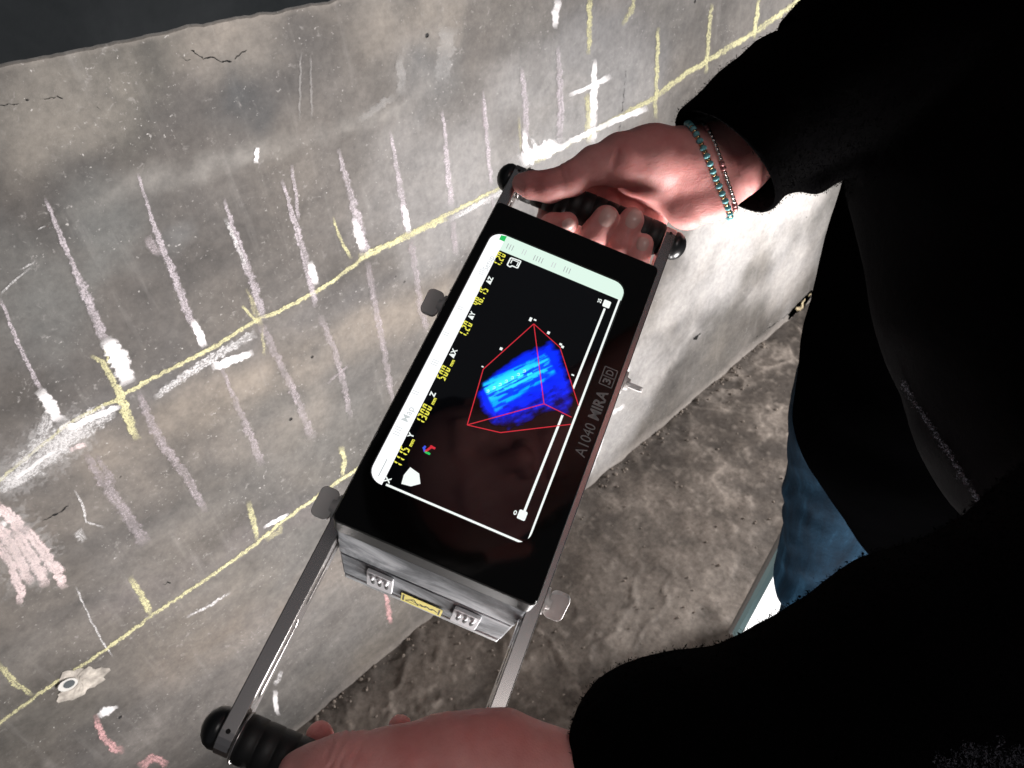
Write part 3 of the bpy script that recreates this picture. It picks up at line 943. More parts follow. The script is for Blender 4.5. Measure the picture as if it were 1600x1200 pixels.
ZR, RR = -62.5, 12.5
HY0, HY1 = -247.5, 210.0
for sx in (-1, 1):
    holes = [stadium(-222, -182, ZR, 3.6), stadium(-164, -30, ZR, 3.6), stadium(-8, 126, ZR, 3.6), stadium(144, 184, ZR, 3.6)]
    xa, xb = sx * RAILX - 4.6, sx * RAILX + 4.6
    rl = dprism("rail", [stadium(HY0, HY1, ZR, RR)] + holes, 0, xa, xb, M_METAL, bev=0.7)
    for hy in (HY0, HY1):
        bm = bmesh.new()
        yy = hy + (1 if hy < 0 else -1) * 0
        add_lathe(bm, [(-0.3 * U, 1.4 * U), (0.12 * U, 1.4 * U)], 2, (sx * RAILX * U, yy * U, (ZR + RR) * U), 12)
        bm_obj("set_screw", bm, M_GAP, rl)
        bm = bmesh.new()
        prof = [(0, 11.2), (0.8, 12.0), (3.5, 12.1), (7.0, 10.8), (10.0, 7.8), (11.8, 3.8), (12.3, 0.6)]
        add_lathe(bm, [(sx * (4.65 + a) * U, r * U) for a, r in prof], 0, (sx * RAILX * U, hy * U, ZR * U), 32)
        bm_obj("end_cap", bm, M_DOME, scanner, smooth=True)
# grips with moulded rings
for hy in (HY0, HY1):
    bm = bmesh.new()
    L = RAILX - 4.7
    prof = [(-L, 12.5)]
    for k in range(13):
        a = -L + 3 + k * (2 * L - 6) / 12
        prof += [(a - 0.8, 14.0), (a - 0.5, 13.55), (a + 0.5, 13.55), (a + 0.8, 14.0)]
    prof += [(L, 12.5)]
    add_lathe(bm, [(a * U, r * U) for a, r in prof], 0, (0, hy * U, ZR * U), 40)
    g = bm_obj("grip", bm, M_BLACK, scanner, smooth=True)
    g.data.polygons.foreach_set('use_smooth', [len(p.vertices) == 4 for p in g.data.polygons])
    bm = bmesh.new()
    add_lathe(bm, [((-L + 0.1) * U, 13.0 * U), ((-L + 1.6) * U, 14.6 * U), ((-L + 2.2) * U, 14.6 * U), ((-L + 2.4) * U, 13 * U)], 0, (0, hy * U, ZR * U), 40)
    bm_obj("grip_ring", bm, M_METAL, g, smooth=True)

# wing knobs
M_KNOB = simple("satin_aluminium", (0.60, 0.59, 0.575), 0.45, 0.1)


def knob(sx, y, rotx):
    e = bmesh.new()
    add_lathe(e, [(sx * 4.65 * U, 9 * U), (sx * 6.5 * U, 9 * U), (sx * 7.0 * U, 5 * U), (sx * 10 * U, 4.4 * U)], 0, (0, 0, 0), 24)
    base = bm_obj("knob", e, M_KNOB, scanner, smooth=False, local=Matrix.Translation((sx * RAILX * U, y * U, ZR * U + 0.002)) @ Matrix.Rotation(rotx, 4, 'X'))
    bm = bmesh.new()
    x0, x1 = sorted((sx * 7.5, sx * 20.5))
    add_prism(bm, [[(p * U, q * U) for p, q in rrect(x0, -10.5, x1, 10.5, 4.2)]], 2, -1.9 * U, 1.9 * U)
    bmesh.ops.recalc_face_normals(bm, faces=bm.faces)
    bmesh.ops.bevel(bm, geom=[q for q in bm.edges if q.calc_face_angle(0) > 0.8], offset=0.7 * U, segments=3, affect='EDGES', profile=0.5)
    bm_obj("knob_wing", bm, M_KNOB, base)
    return base


knob(1, -108, math.radians(52)); knob(1, 66, math.radians(120)); knob(-1, -106, math.radians(8)); knob(-1, 66, math.radians(10))

# ---- the display
E_WHITE = emit("display_white", (0.95, 1.0, 0.97), 1.0)
E_HEAD = emit("display_header", (0.98, 0.98, 1.0), 1.15)
E_MINT = emit("display_mint", (0.80, 1.0, 0.88), 0.95)
E_YEL = emit("display_yellow", (0.90, 0.86, 0.10), 1.0)
E_RED = emit("display_red", (0.75, 0.03, 0.05), 0.85)
E_GREEN = emit("display_green", (0.02, 0.55, 0.12), 1.0)
E_GREY = emit("display_grey", (0.42, 0.46, 0.46), 1.0)
E_LG = emit("display_pale_grey", (0.62, 0.66, 0.66), 1.0)
E_BLUE = emit("display_blue", (0.05, 0.10, 0.75), 1.0)
screen = dprism("screen", [rrect(SX0 - 1, SY0 - 1, SX1 + 1, SY1 + 1, 9)], 2, -1.62, -1.05, M_SCR)
ZS = [-1.0]


def sp(x, y): return tuple(dloc(x, y, -1.0))


def flat(name, V2, faces, mat, parent=None, dz=0.0):
    return flat_poly(name, [(p[0] * U, p[1] * U, (-1.0 + dz) * U) for p in V2], mat, parent or screen, fs=faces)


def lines_px(name, paths, w, mat, parent=None, dz=0.02):
    V2, F2 = [], []
    for pts in paths:
        v, f_ = line_strip([sp(*p) for p in pts], w)
        n = len(V2); V2 += v; F2 += [tuple(q + n for q in g) for g in f_]
    return flat(name, V2, F2, mat, parent, dz)


# header strip down the left, tool strip across the top (in the photograph's orientation)
hdr_pts = rrect(SX0 + 0.3, SY0 + 0.3, SX1 - 0.3, SY1 - 0.3, 9)
xin = SX0 + 10.2
yin = SY1 - 14.2
def clip_poly(P, ax, lim, keep_less):
    out = []
    for i in range(len(P)):
        a, b_ = P[i], P[(i + 1) % len(P)]
        ia = (a[ax] <= lim) == keep_less; ib = (b_[ax] <= lim) == keep_less
        if ia: out.append(a)
        if ia != ib:
            t = (lim - a[ax]) / (b_[ax] - a[ax])
            out.append((a[0] + (b_[0] - a[0]) * t, a[1] + (b_[1] - a[1]) * t))
    return out


header = flat("header_bar", clip_poly(hdr_pts, 0, xin, True), None, E_HEAD, dz=0.01)
toolb = flat("tool_bar", clip_poly(clip_poly(hdr_pts, 1, yin, False), 0, xin + 0.01, False), None, E_MINT, dz=0.015)
flat("battery_icon", [(SX0 + 6.5, SY1 - 5.8), (SX0 + 10.5, SY1 - 5.8), (SX0 + 10.5, SY1 - 0.6), (SX0 + 6.5, SY1 - 1.6)], None, E_GREEN, toolb, 0.04)
lines_px("border_line", [[(603, 757), (816, 848)]], 1.4, E_WHITE)
lines_px("border_line", [[(825, 847), (968, 468)]], 1.4, E_WHITE)
sl = lines_px("slider_line", [[(819, 800), (945, 482)]], 1.5, E_WHITE)
for cx, cy in ((816, 805), (948, 475)):
    a = sp(cx, cy)
    flat("slider_handle", rrect(a[0] - 2.6, a[1] - 3.0, a[0] + 2.6, a[1] + 3.0, 0.9), None, E_WHITE, sl, 0.03)
a = sp(805, 801)
flat("slider_mark", [(a[0] + r * 1.0 * math.cos(t), a[1] + r * 1.5 * math.sin(t)) for r, t in [(1.0, 2 * math.pi * i / 16) for i in range(16)]] + [(a[0] + 0.45 * math.cos(t), a[1] + 0.8 * math.sin(t)) for t in [2 * math.pi * i / 16 for i in range(16)]],
     [(i, (i + 1) % 16, 16 + (i + 1) % 16, 16 + i) for i in range(16)], E_WHITE, sl, 0.03)

SEG = {'0': 'abcdef', '1': 'bc', '2': 'abged', '3': 'abgcd', '4': 'fgbc', '5': 'afgcd', '8': 'abcdefg'}


def seven(s, a0, b0, h, mat, name="readout"):
    """seven-segment figures read up the screen: along +y, tops to -x.  a0,b0 = baseline start (y, x)"""
    V2, F2 = [], []
    w = h * 0.44; t = h * 0.15; g = h * 0.025; sk = 0.10
    a = a0
    def quad(p):
        n = len(V2)
        for (u, v) in p:
            u2 = u + v * sk
            V2.append((b0 - v, a + u2))
        F2.append(tuple(range(n, n + len(p))))
    for ch in s:
        if ch == '.':
            quad([(0, 0), (t, 0), (t, t), (0, t)]); a += t * 2.2; continue
        if ch == ' ':
            a += w * 0.5; continue
        for sg in SEG[ch]:
            m2 = h / 2
            if sg == 'a': quad([(g, h), (w - g, h), (w - t, h - t), (t, h - t)])
            if sg == 'd': quad([(t, t), (w - t, t), (w - g, 0), (g, 0)])
            if sg == 'g': quad([(t * 0.6, m2), (t, m2 + t / 2), (w - t, m2 + t / 2), (w - t * 0.6, m2), (w - t, m2 - t / 2), (t, m2 - t / 2)])
            if sg == 'f': quad([(0, m2 + g), (0, h - g), (t, h - t - g), (t, m2 + t / 2 + g)])
            if sg == 'b': quad([(w, h - g), (w, m2 + g), (w - t, m2 + t / 2 + g), (w - t, h - t - g)])
            if sg == 'e': quad([(0, g), (0, m2 - g), (t, m2 - t / 2 - g), (t, t + g)])
            if sg == 'c': quad([(w, m2 - g), (w, g), (w - t, t + g), (w - t, m2 - t / 2 - g)])
        a += w + t * 1.1
    return flat(name, V2, F2, mat, dz=0.02)


def text_flat(name, s, size, mat, parent, y, x, dz=0.02, xscale=1.0, z0=-1.0, align='LEFT', bold=0.0):
    cu = bpy.data.curves.new("lettering", 'FONT')
    cu.body = s; cu.size = size; cu.align_x = align
    cu.offset = bold
    cu.resolution_u = 3
    to = bpy.data.objects.new("lettering", cu)
    COL.objects.link(to)
    dg = bpy.context.evaluated_depsgraph_get()
    me = bpy.data.meshes.new_from_object(to.evaluated_get(dg))
    bpy.data.objects.remove(to); bpy.data.curves.remove(cu)
    for v in me.vertices:
        u_, v_ = v.co.x * xscale, v.co.y
        v.co = Vector(((x - v_) * U, (y + u_) * U, (z0 + dz) * U))
    me.name = name
    me.materials.clear()
    return link(name, me, mat, parent)


def readout(s, cxy, h, unit=None):
    """centre pixel of the whole figure"""
    wtot = sum((h * 0.15 * 2.2 if ch == '.' else h * 0.44 + h * 0.165) for ch in s) + (h * 0.95 if unit else 0)
    c = sp(*cxy)
    a0 = c[1] - wtot / 2
    r = seven(s, a0, c[0] + h / 2, h, E_YEL)
    if unit:
        text_flat("readout_unit", unit, h * 0.55, E_YEL, screen, a0 + wtot - h * 0.80, c[0] + h / 2, bold=0.12)
    return r


readout("1115", (630, 707), 6.0, "mm"); readout("1300", (665, 641), 6.0, "mm"); readout("500", (696, 577), 6.0, "mm")
readout("1.20", (727, 514), 6.0); readout("48.15", (751, 463), 6.0); readout("1.20", (780, 405), 6.0)


def lab(s, cxy, size, mat=E_WHITE, parent=None, name="readout_label", bold=0.18):
    c = sp(*cxy)
    text_flat(name, s, size, mat, parent or screen, c[1], c[0] + size * 0.34, align='CENTER', bold=bold)


lab("X", (606, 750), 4.6); lab("Y", (642, 680), 4.6); lab("Z", (676, 616), 4.6)
lab("\u0394X", (708, 552), 4.6); lab("\u0394Y", (737, 493), 4.6); lab("\u0394Z", (765, 438), 4.6)
lab("Map", (637, 647), 6.5, E_LG, header, "header_text", 0.02); lab("Setup", (763, 411), 6.0, E_LG, header, "header_text", 0.0)
# small header icons
for cx, cy, n in ((622, 672, 4), (650, 612, 2), (680, 565, 3), (697, 520, 2), (720, 480, 2), (753, 424, 3)):
    c = sp(cx, cy)
    V2, F2 = [], []
    for k in range(n):
        v, f_ = line_strip([(c[0] - 2.2, c[1] - n * 0.8 + k * 1.7), (c[0] + 2.2, c[1] - n * 0.8 + k * 1.7)], 0.45)
        q = len(V2); V2 += v; F2 += [tuple(p + q for p in g) for g in f_]
    flat("header_icon", V2, F2, E_LG, header, 0.03)
c = sp(592, 728)
V2, F2 = line_strip([(c[0] + 2.5, c[1] - 6), (c[0] + 2.5, c[1] + 6)], 0.5)
flat("header_icon", V2, F2, E_GREY, header, 0.03)
for cx, cy, n, mt_ in ((797, 386, 3, E_GREY), (819, 394, 2, E_LG), (841, 405, 4, E_GREY), (865, 414, 2, E_LG), (886, 422, 3, E_GREY)):
    c = sp(cx, cy)
    V2, F2 = [], []
    for k in range(n):
        u_ = (k - (n - 1) / 2) * 2.0
        v, f_ = line_strip([(c[0] + u_, c[1] - 2.4), (c[0] + u_, c[1] + 2.4)], 0.55)
        q = len(V2); V2 += v; F2 += [tuple(p + q for p in g) for g in f_]
    flat("tool_icon", V2, F2, mt_, toolb, 0.03)
# folder-like icon below the tool strip
c = sp(804, 411)
V2, F2 = line_strip([(c[0] - 4, c[1] - 4), (c[0] - 4, c[1] + 3), (c[0] + 3.4, c[1] + 3.6), (c[0] + 3.4, c[1] - 3), (c[0] - 1.0, c[1] - 3), (c[0] - 1.5, c[1] - 4.6), (c[0] - 4, c[1] - 4)], 1.0)
v, f_ = line_strip([(c[0] - 2.4, c[1] - 1.5), (c[0] - 2.4, c[1] + 2), (c[0] + 2.2, c[1] + 2), (c[0] + 2.2, c[1] - 1.6)], 0.7)
n = len(V2); V2 += v; F2 += [tuple(q + n for q in g) for g in f_]
flat("folder_icon", V2, F2, E_WHITE, dz=0.02)
flat("probe_icon", [sp(*p) for p in ((641, 730), (655, 740), (657, 756), (642, 760), (627, 756), (631, 742))], None, E_WHITE, dz=0.02)
lines_px("axis_icon", [[(664, 706), (676, 697)], [(672, 697), (680, 701)]], 1.5, E_RED)
lines_px("axis_icon", [[(664, 706), (662, 699)], [(661, 701), (665, 697)]], 1.4, E_BLUE)
lines_px("axis_icon", [[(664, 706), (670, 709)], [(668, 707), (672, 710)]], 1.3, E_GREEN)
lines_px("volume_box", [[(834, 506), (755, 577), (730, 664), (782, 676), (892, 663)], [(730, 664), (850, 631), (893, 652)], [(834, 506), (850, 631)],
                        [(834, 506), (875, 543), (904, 634)]], 0.62, E_RED, dz=0.06)
for cx, cy, w_, h_ in ((829, 499, 0.9, 2.6), (836, 500, 0.9, 1.0), (783, 545, 0.9, 1.7), (754, 573, 0.7, 0.7), (857, 520, 0.9, 1.8), (876, 538, 0.9, 1.3), (879, 542, 0.9, 1.5), (895, 586, 0.9, 0.9)):
    c = sp(cx, cy)
    flat("scale_mark", [(c[0] - w_, c[1] - h_ * 0.6), (c[0] + w_, c[1] - h_ * 0.6), (c[0] + w_, c[1] + h_ * 0.6), (c[0] - w_, c[1] + h_ * 0.6)], None, E_WHITE, dz=0.05)
lab("25", (937, 470), 3.6, E_WHITE, None, "slider_text", 0.1)

# the blue tomogram: a fine colour raster shown by the display
poly = np.array([(749, 612), (755, 598), (800, 565), (838, 543), (858, 536), (872, 548), (884, 580), (893, 612), (891, 648), (872, 640), (850, 640), (820, 655), (795, 668), (770, 660), (752, 640)], float)
GX, GY = np.meshgrid(np.arange(738, 902, 1.0), np.arange(528, 680, 1.0), indexing='ij')
e0 = np.array([755, 606.0]); ed = np.array([105.0, -50.0]); eL = np.linalg.norm(ed); ed = ed / eL; en = np.array([-ed[1], ed[0]])
uu = (GX - e0[0]) * ed[0] + (GY - e0[1]) * ed[1]; vv = (GX - e0[0]) * en[0] + (GY - e0[1]) * en[1]
dist = np.full(GX.shape, 1e9); inside = np.zeros(GX.shape, bool)
for i in range(len(poly)):
    a, b_ = poly[i], poly[(i + 1) % len(poly)]
    ab = b_ - a
    t = np.clip(((GX - a[0]) * ab[0] + (GY - a[1]) * ab[1]) / (ab @ ab), 0, 1)
    dist = np.minimum(dist, np.hypot(GX - a[0] - t * ab[0], GY - a[1] - t * ab[1]))
    cr = ((a[1] > GY) != (b_[1] > GY)) & (GX < (b_[0] - a[0]) * (GY - a[1]) / (b_[1] - a[1] + 1e-9) + a[0])
    inside ^= cr
sd = np.where(inside, dist, -dist)
blk = vnoise(np.floor(uu / 7) * 3.1, np.floor(vv / 4) * 5.7, seed=90) * 0.35
soft = fbm(uu / 16, vv / 7, oct=3, seed=91)
edge = np.clip((sd + 3 + 3 * soft) / 12, 0, 1)
low = np.clip((vv - 30) / 45, 0, 1)
blue = edge * np.clip(1.0 - 0.75 * low + 0.35 * soft + 0.5 * blk, 0.06, 1.15)
half = 27 - 0.07 * uu
cy = np.clip((half - np.abs(vv - 17 + 0.05 * uu)) / 7 + 0.6 * blk, 0, 1)
cellu = np.floor(uu / 9 + 0.7 * vnoise(vv / 4, vv * 0, seed=95)); cellv = np.floor(vv / 3.4)
cell = vnoise(cellu * 3.7 + 0.5, cellv * 5.3 + 0.5, seed=96)
strk = np.clip(0.62 + 1.15 * fbm(uu / 42, vv / 3.4, oct=2, seed=93) + 0.55 * cell, 0.05, 1)
gate = np.clip((sd + 1) / 4, 0, 1) * np.clip((114 - uu) / 5, 0, 1) * np.clip((uu + 1) / 4, 0, 1)
cy = np.clip(cy * 1.5 * strk, 0, 1) * gate
ctr = np.clip(1.15 - np.abs(vv - 9) / 15, 0, 1) * np.clip(1.3 - np.abs(uu - 40) / 75, 0, 1)
rgb = blue[..., None] * np.array([0.0, 0.02, 1.0]) * (1 - cy[..., None]) + cy[..., None] * (np.array([0.0, 0.36, 0.98]) * (1 - ctr[..., None]) + np.array([0.04, 0.78, 0.90]) * ctr[..., None])
pts2 = np.array([[sp(GX[i, j], GY[i, j]) for j in range(GX.shape[1])] for i in range(GX.shape[0])])
Vt = np.concatenate([pts2 * U, np.full(pts2.shape[:2] + (1,), (-1.0 + 0.035) * U)], -1).reshape(-1, 3)
idx = np.arange(GX.size).reshape(GX.shape)
Q = np.stack([idx[:-1, :-1], idx[1:, :-1], idx[1:, 1:], idx[:-1, 1:]], -1).reshape(-1, 4)
keep = (rgb.max(-1) > 0.004).reshape(-1)[Q].any(1)
mt, nt, b = new_mat("tomogram_raster")
at = nt.nodes.new('ShaderNodeAttribute'); at.attribute_name = 'pixel'
b.inputs['Base Color'].default_value = (0.005, 0.005, 0.005, 1); b.inputs['Roughness'].default_value = 0.12
nt.links.new(at.outputs['Color'], b.inputs['Emission Color']); b.inputs['Emission Strength'].default_value = 1.35
tomo = mesh_np("tomogram", Vt, Q[keep], mt, screen, smooth=False)
ca = tomo.data.attributes.new('pixel', 'FLOAT_COLOR', 'POINT')
ca.data.foreach_set('color', np.concatenate([rgb.reshape(-1, 3), np.ones((GX.size, 1))], 1).astype(np.float32).ravel())
V2, F2 = [], []
for k in range(7):
    p = (762 + k * 9.5, 611 - k * 5.2)
    v, f_ = line_strip([sp(p[0] - 2, p[1] + 2), sp(p[0] + 2, p[1] + 1.5), sp(p[0] + 2, p[1] - 2), sp(p[0] - 1.5, p[1] - 1.0)], 0.45)
    n = len(V2); V2 += v; F2 += [tuple(q + n for q in g) for g in f_]
flat("tomogram_marks", V2, F2, emit("display_cyan", (0.55, 0.95, 0.9), 1.0), dz=0.05)

# printed lettering on the right border of the faceplate
M_PRINT = simple("grey_print", (0.24, 0.24, 0.24), 0.6)
c0 = dloc(912, 712); c1 = dloc(958, 582)
ln = c1[1] - c0[1]
def fit_text(s, y0, y1, x, size, bold):
    o = text_flat("lettering", s, size, M_PRINT, scanner, 0, 0, dz=0.03, z0=0.0, bold=bold)
    ys = [v.co.y for v in o.data.vertices]; lo, hi = min(ys), max(ys)
    for v in o.data.vertices:
        v.co.y = (y0 * U) + (v.co.y - lo) / (hi - lo) * (y1 - y0) * U
        v.co.x += x * U
    return o


xb = 60.3
ysA = [dloc(904, 712)[1], dloc(925, 663)[1], dloc(928, 655)[1], dloc(946, 612)[1], dloc(949, 604)[1], dloc(960, 578)[1]]
fit_text("A1040", ysA[0], ysA[1], xb - 0.6, 10.2, 0.0)
fit_text("MIRA", ysA[2], ysA[3], xb - 0.6, 10.2, 0.28)
bx0, bx1 = xb - 8.6, xb + 0.2
V2, F2 = [], []
for ya, yb in ((ysA[4], (ysA[4] + ysA[5]) / 2 - 0.1), ((ysA[4] + ysA[5]) / 2 + 0.1, ysA[5])):
    v, f_ = line_strip([(bx0, ya), (bx1, ya), (bx1, yb), (bx0, yb), (bx0, ya)], 0.7)
    n = len(V2); V2 += v; F2 += [tuple(q + n for q in g) for g in f_]
flat_poly("lettering", [(p[0] * U, p[1] * U, 0.03 * U) for p in V2], M_PRINT, scanner, fs=F2)
ym = (ysA[4] + ysA[5]) / 2
fit_text("3", ysA[4] + 1.6, ym - 1.2, xb - 1.8, 7.2, 0.22)
fit_text("D", ym + 1.6, ysA[5] - 1.4, xb - 1.8, 7.2, 0.15)

# ------------------------------------------------------------------ the person
D_R = 0.603      # depth of the far grip
D_L = 0.405      # depth of the near grip


def right_hand(P):
    palm = chain(P, [(1000, 262, 6, 46), (1062, 268, 8, 58), (1118, 252, 10, 55), (1180, 215, 10, 50), (1300, 130, 8, 48)], D_R, 0.010, 1.25)
    palm = smin(palm, chain(P, [(1073, 325, 8, 35), (1108, 300, 8, 44), (1150, 262, 10, 45), (1200, 222, 10, 46)], D_R, 0.006, 1.15), 0.010)
    palm = smin(palm, chain(P, [(1058, 300, 18, 38), (975, 285, 30, 34), (940, 275, 30, 28)], D_R, 0.006, 1.4), 0.008)
    palm = smin(palm, chain(P, [(1085, 252, 2, 50), (1015, 248, -8, 50), (972, 250, -17, 40)], D_R, 0.006), 0.008)
    th = chain(P, [(972, 250, -17, 38), (930, 258, -23, 29), (893, 280, -26, 25.5), (858, 291, -25, 24), (830, 289, -23, 20), (816, 286, -21, 15.5)], D_R, 0.004)
    body = smin(palm, th, 0.006)
    for ch in ([(940, 272, 30, 26), (866, 318, 38, 21), (848, 366, 8, 19), (864, 352, -10, 18.5), (886, 349, -17, 17.5)],
               [(968, 280, 32, 26), (922, 365, 36, 23), (916, 388, -2, 22), (930, 366, -14, 22), (947, 341, -20, 20.5)],
               [(1002, 292, 30, 25), (962, 385, 34, 22), (956, 404, -2, 21), (970, 380, -14, 21), (987, 344, -19, 19.5)],
               [(1036, 312, 26, 22), (994, 405, 30, 19), (988, 424, -2, 18.5), (995, 405, -14, 18.5), (1004, 382, -17, 17)]):
        f_ = chain(P, ch, D_R, 0.0035)
        body = smin(body, f_, 0.0012)
    n = 0.0004 * vnoise(P[0] * 120, P[1] * 120, P[2] * 120, 5)
    # crease at the base of the thumb and across the wrist
    for cr in ([(944, 288, -30, 2), (958, 262, -38, 1.5), (966, 235, -36, 1.2)], [(1048, 300, -22, 2.2), (1078, 318, -22, 2), (1105, 345, -10, 1.5)]):
        c = chain(P, cr, D_R, 0.001, 0.35)
        body = smax(body, -(c), 0.004)
    X = 800 + P[0] / P[2] * F; Y = 600 + P[1] / P[2] * F
    for x0, y0, sl, amp, w_, ln in ((877, 268, -0.5, 0.0007, 2.0, 26), (886, 268, -0.5, 0.0006, 2.0, 26), (1128, 262, -0.55, 0.0007, 2.4, 60), (1150, 250, -0.55, 0.0006, 2.4, 60)):
        u = X - (x0 - sl * 0.6 * (Y - y0)) + 2 * vnoise(Y / 12, X * 0, seed=int(x0))
        body = body + amp * np.exp(-(u / w_)**2) * np.clip(1.3 - np.abs(Y - y0) / ln, 0, 1)
    body = body + 0.0006 * vnoise(P[0] * 55, P[1] * 55, P[2] * 55, 15)
    return body + n


def left_hand(P):
    P = [P[0], P[1] - 0.0036, P[2]]
    palm = chain(P, [(620, 1187, -20, 57), (700, 1181, -14, 67), (780, 1186, -4, 76), (850, 1207, 2, 71), (930, 1222, 6, 66), (1080, 1215, 8, 66)], D_L, 0.012, 1.0)
    palm = smin(palm, chain(P, [(850, 1230, 25, 70), (730, 1250, 34, 60)], D_L, 0.008, 1.2), 0.012)
    th = chain(P, [(620, 1187, -22, 57), (575, 1192, -26, 52), (535, 1196, -28, 53), (505, 1199, -28, 48), (474, 1201, -26, 41)], D_L, 0.005)
    body = smin(palm, th, 0.008)
    for ch in ([(730, 1245, 34, 40), (570, 1245, 42, 32), (510, 1188, 34, 27), (499, 1138, 16, 20.5)],
               [(760, 1255, 34, 40), (690, 1280, 44, 32), (632, 1180, 32, 26), (625, 1124, 14, 17)],
               [(800, 1260, 36, 38), (760, 1310, 46, 32), (710, 1230, 34, 26), (705, 1180, 18, 20)],
               [(840, 1270, 34, 34), (820, 1330, 42, 28), (780, 1270, 34, 23), (772, 1220, 20, 18)]):
        body = smin(body, chain(P, ch, D_L, 0.0035), 0.0015)
    X = 800 + P[0] / P[2] * F; Y = 600 + P[1] / P[2] * F
    for x0, amp in ((529, 0.0013), (543, 0.0016), (517, 0.0008), (561, 0.0008)):
        u = X - (x0 - 0.34 * (Y - 1150) + 0.004 * (Y - 1180)**2) + 3.0 * vnoise(Y / 14, X * 0, seed=int(x0))
        body = body + amp * np.exp(-(u / 3.4)**2) * np.clip(0.55 + 0.6 * vnoise(Y / 22, X * 0, seed=int(x0) + 5), 0, 1) * (P[2] < D_L - 0.012)
    body = body - 0.0010 * np.exp(-((X - 540) / 26)**2) * (P[2] < D_L - 0.012)
    body = body + 0.0007 * vnoise(P[0] * 55, P[1] * 80, P[2] * 55, 16)
    return body + 0.0004 * vnoise(P[0] * 120, P[1] * 120, P[2] * 120, 6)


def bounds(nodes, d0, pad):
    c = []
    for (x, y, dz, r) in nodes:
        a, rr = node(x, y, d0 + dz / 1000, r)
        c += [a - rr - pad, a + rr + pad]
    c = np.array(c)
    return c.min(0), c.max(0)


lo, hi = bounds([(816, 286, -21, 16), (864, 366, 38, 22), (1250, 165, 8, 50), (1073, 330, 8, 38), (1000, 424, 36, 24), (1000, 250, 34, 50), (950, 260, -30, 30)], D_R, 0.004)
VR, QR = sdf_mesh(right_hand, lo, hi, 0.0013)
lo, hi = bounds([(474, 1201, -28, 42), (1040, 1215, 8, 66), (780, 1186, 4, 80), (820, 1330, 46, 34), (499, 1151, 16, 22), (660, 1187, -16, 84), (520, 1190, -28, 66)], D_L, 0.004)
VL, QL = sdf_mesh(left_hand, lo, hi, 0.00105)

# rest of the body, worked in world space
W_R = px(1290, 140, D_R + 0.008); W_L = px(1060, 1215, D_L + 0.008)
ELB_R = px(1450, 25, 0.555); SH_R = px(1680, -110, 0.54)
ELB_L = px(1560, 1010, 0.42); SH_L = px(1980, 640, 0.43)
_o = -DR.T @ (DT / K)
_p = np.append(np.array(dloc(772, 742)) * 0.001, 0.0)
_d = _p - _o; _d[2] = -_d[2]; _d /= np.linalg.norm(_d)
HEAD = cam2world(((DR @ (_p + _d * 0.47)) + DT / K) * K)      # where the face mirrored in the screen must be
HF = np.array([0.0, 0.0, 0.0])


def cone_w(P, a, b, ra, rb): return cone(P, world2cam(a), world2cam(b), ra, rb)


head_c = world2cam(HEAD)
scr_c = DT
fwd = scr_c - head_c; fwd /= np.linalg.norm(fwd)
up_h = DR @ np.array([-0.85, -0.5, 0.1]); up_h -= fwd * (up_h @ fwd); up_h /= np.linalg.norm(up_h)
rt_h = np.cross(fwd, up_h)


def hp(x, y, z): return head_c + rt_h * x + up_h * y + fwd * z     # right, up, out of the face


def head_sdf(P):
    d = cone(P, hp(0, 0.035, -0.025), hp(0, 0.03, 0.005), 0.083, 0.078)
    d = smin(d, cone(P, hp(0, -0.02, 0.02), hp(0, -0.075, 0.035), 0.060, 0.040), 0.03)
    d = smin(d, cone(P, hp(0, 0.012, 0.075), hp(0, -0.025, 0.098), 0.008, 0.012), 0.010)
    for s in (-1, 1):
        d = smin(d, cone(P, hp(s * 0.012, -0.028, 0.086), hp(s * 0.012, -0.028, 0.088), 0.008, 0.008), 0.006)
        d = smax(d, -cone(P, hp(s * 0.032, 0.010, 0.092), hp(s * 0.032, 0.010, 0.096), 0.015, 0.015), 0.012)
        d = smin(d, cone(P, hp(s * 0.032, 0.010, 0.062), hp(s * 0.032, 0.010, 0.064), 0.013, 0.013), 0.003)
        d = smin(d, cone(P, hp(s * 0.020, 0.032, 0.078), hp(s * 0.046, 0.030, 0.068), 0.007, 0.006), 0.010)
        d = smin(d, cone(P, hp(s * 0.078, 0.015, -0.01), hp(s * 0.080, -0.02, -0.005), 0.012, 0.009), 0.006)
        d = smax(d, -cone(P, hp(s * 0.007, -0.036, 0.098), hp(s * 0.007, -0.03, 0.092), 0.003, 0.003), 0.002)
    d = smin(d, cone(P, hp(-0.018, -0.055, 0.077), hp(0.018, -0.055, 0.077), 0.006, 0.006), 0.006)
    d = smin(d, cone(P, hp(-0.015, -0.066, 0.076), hp(0.015, -0.066, 0.076), 0.007, 0.007), 0.004)
    return d


NECK = px(1800, -80, 0.55); PEL = np.array([0.72, 0.15, 0.98])


def body_sdf(P):
    d = cone_w(P, NECK, PEL + [0, 0, 0.1], 0.055, 0.07)
    d = smin(d, cone_w(P, SH_R, SH_L, 0.055, 0.055), 0.05)
    d = smin(d, cone_w(P, PEL, PEL + [0, 0, 0.1], 0.07, 0.07), 0.03)
    d = smin(d, cone_w(P, SH_R, ELB_R, 0.045, 0.036), 0.02); d = smin(d, cone_w(P, ELB_R, W_R, 0.036, 0.022), 0.02)
    d = smin(d, cone_w(P, SH_L, ELB_L, 0.045, 0.036), 0.02); d = smin(d, cone_w(P, ELB_L, W_L, 0.036, 0.02), 0.02)
    d = smin(d, cone_w(P, NECK, HEAD + [0.05, 0, -0.03], 0.055, 0.05), 0.03)
    return d


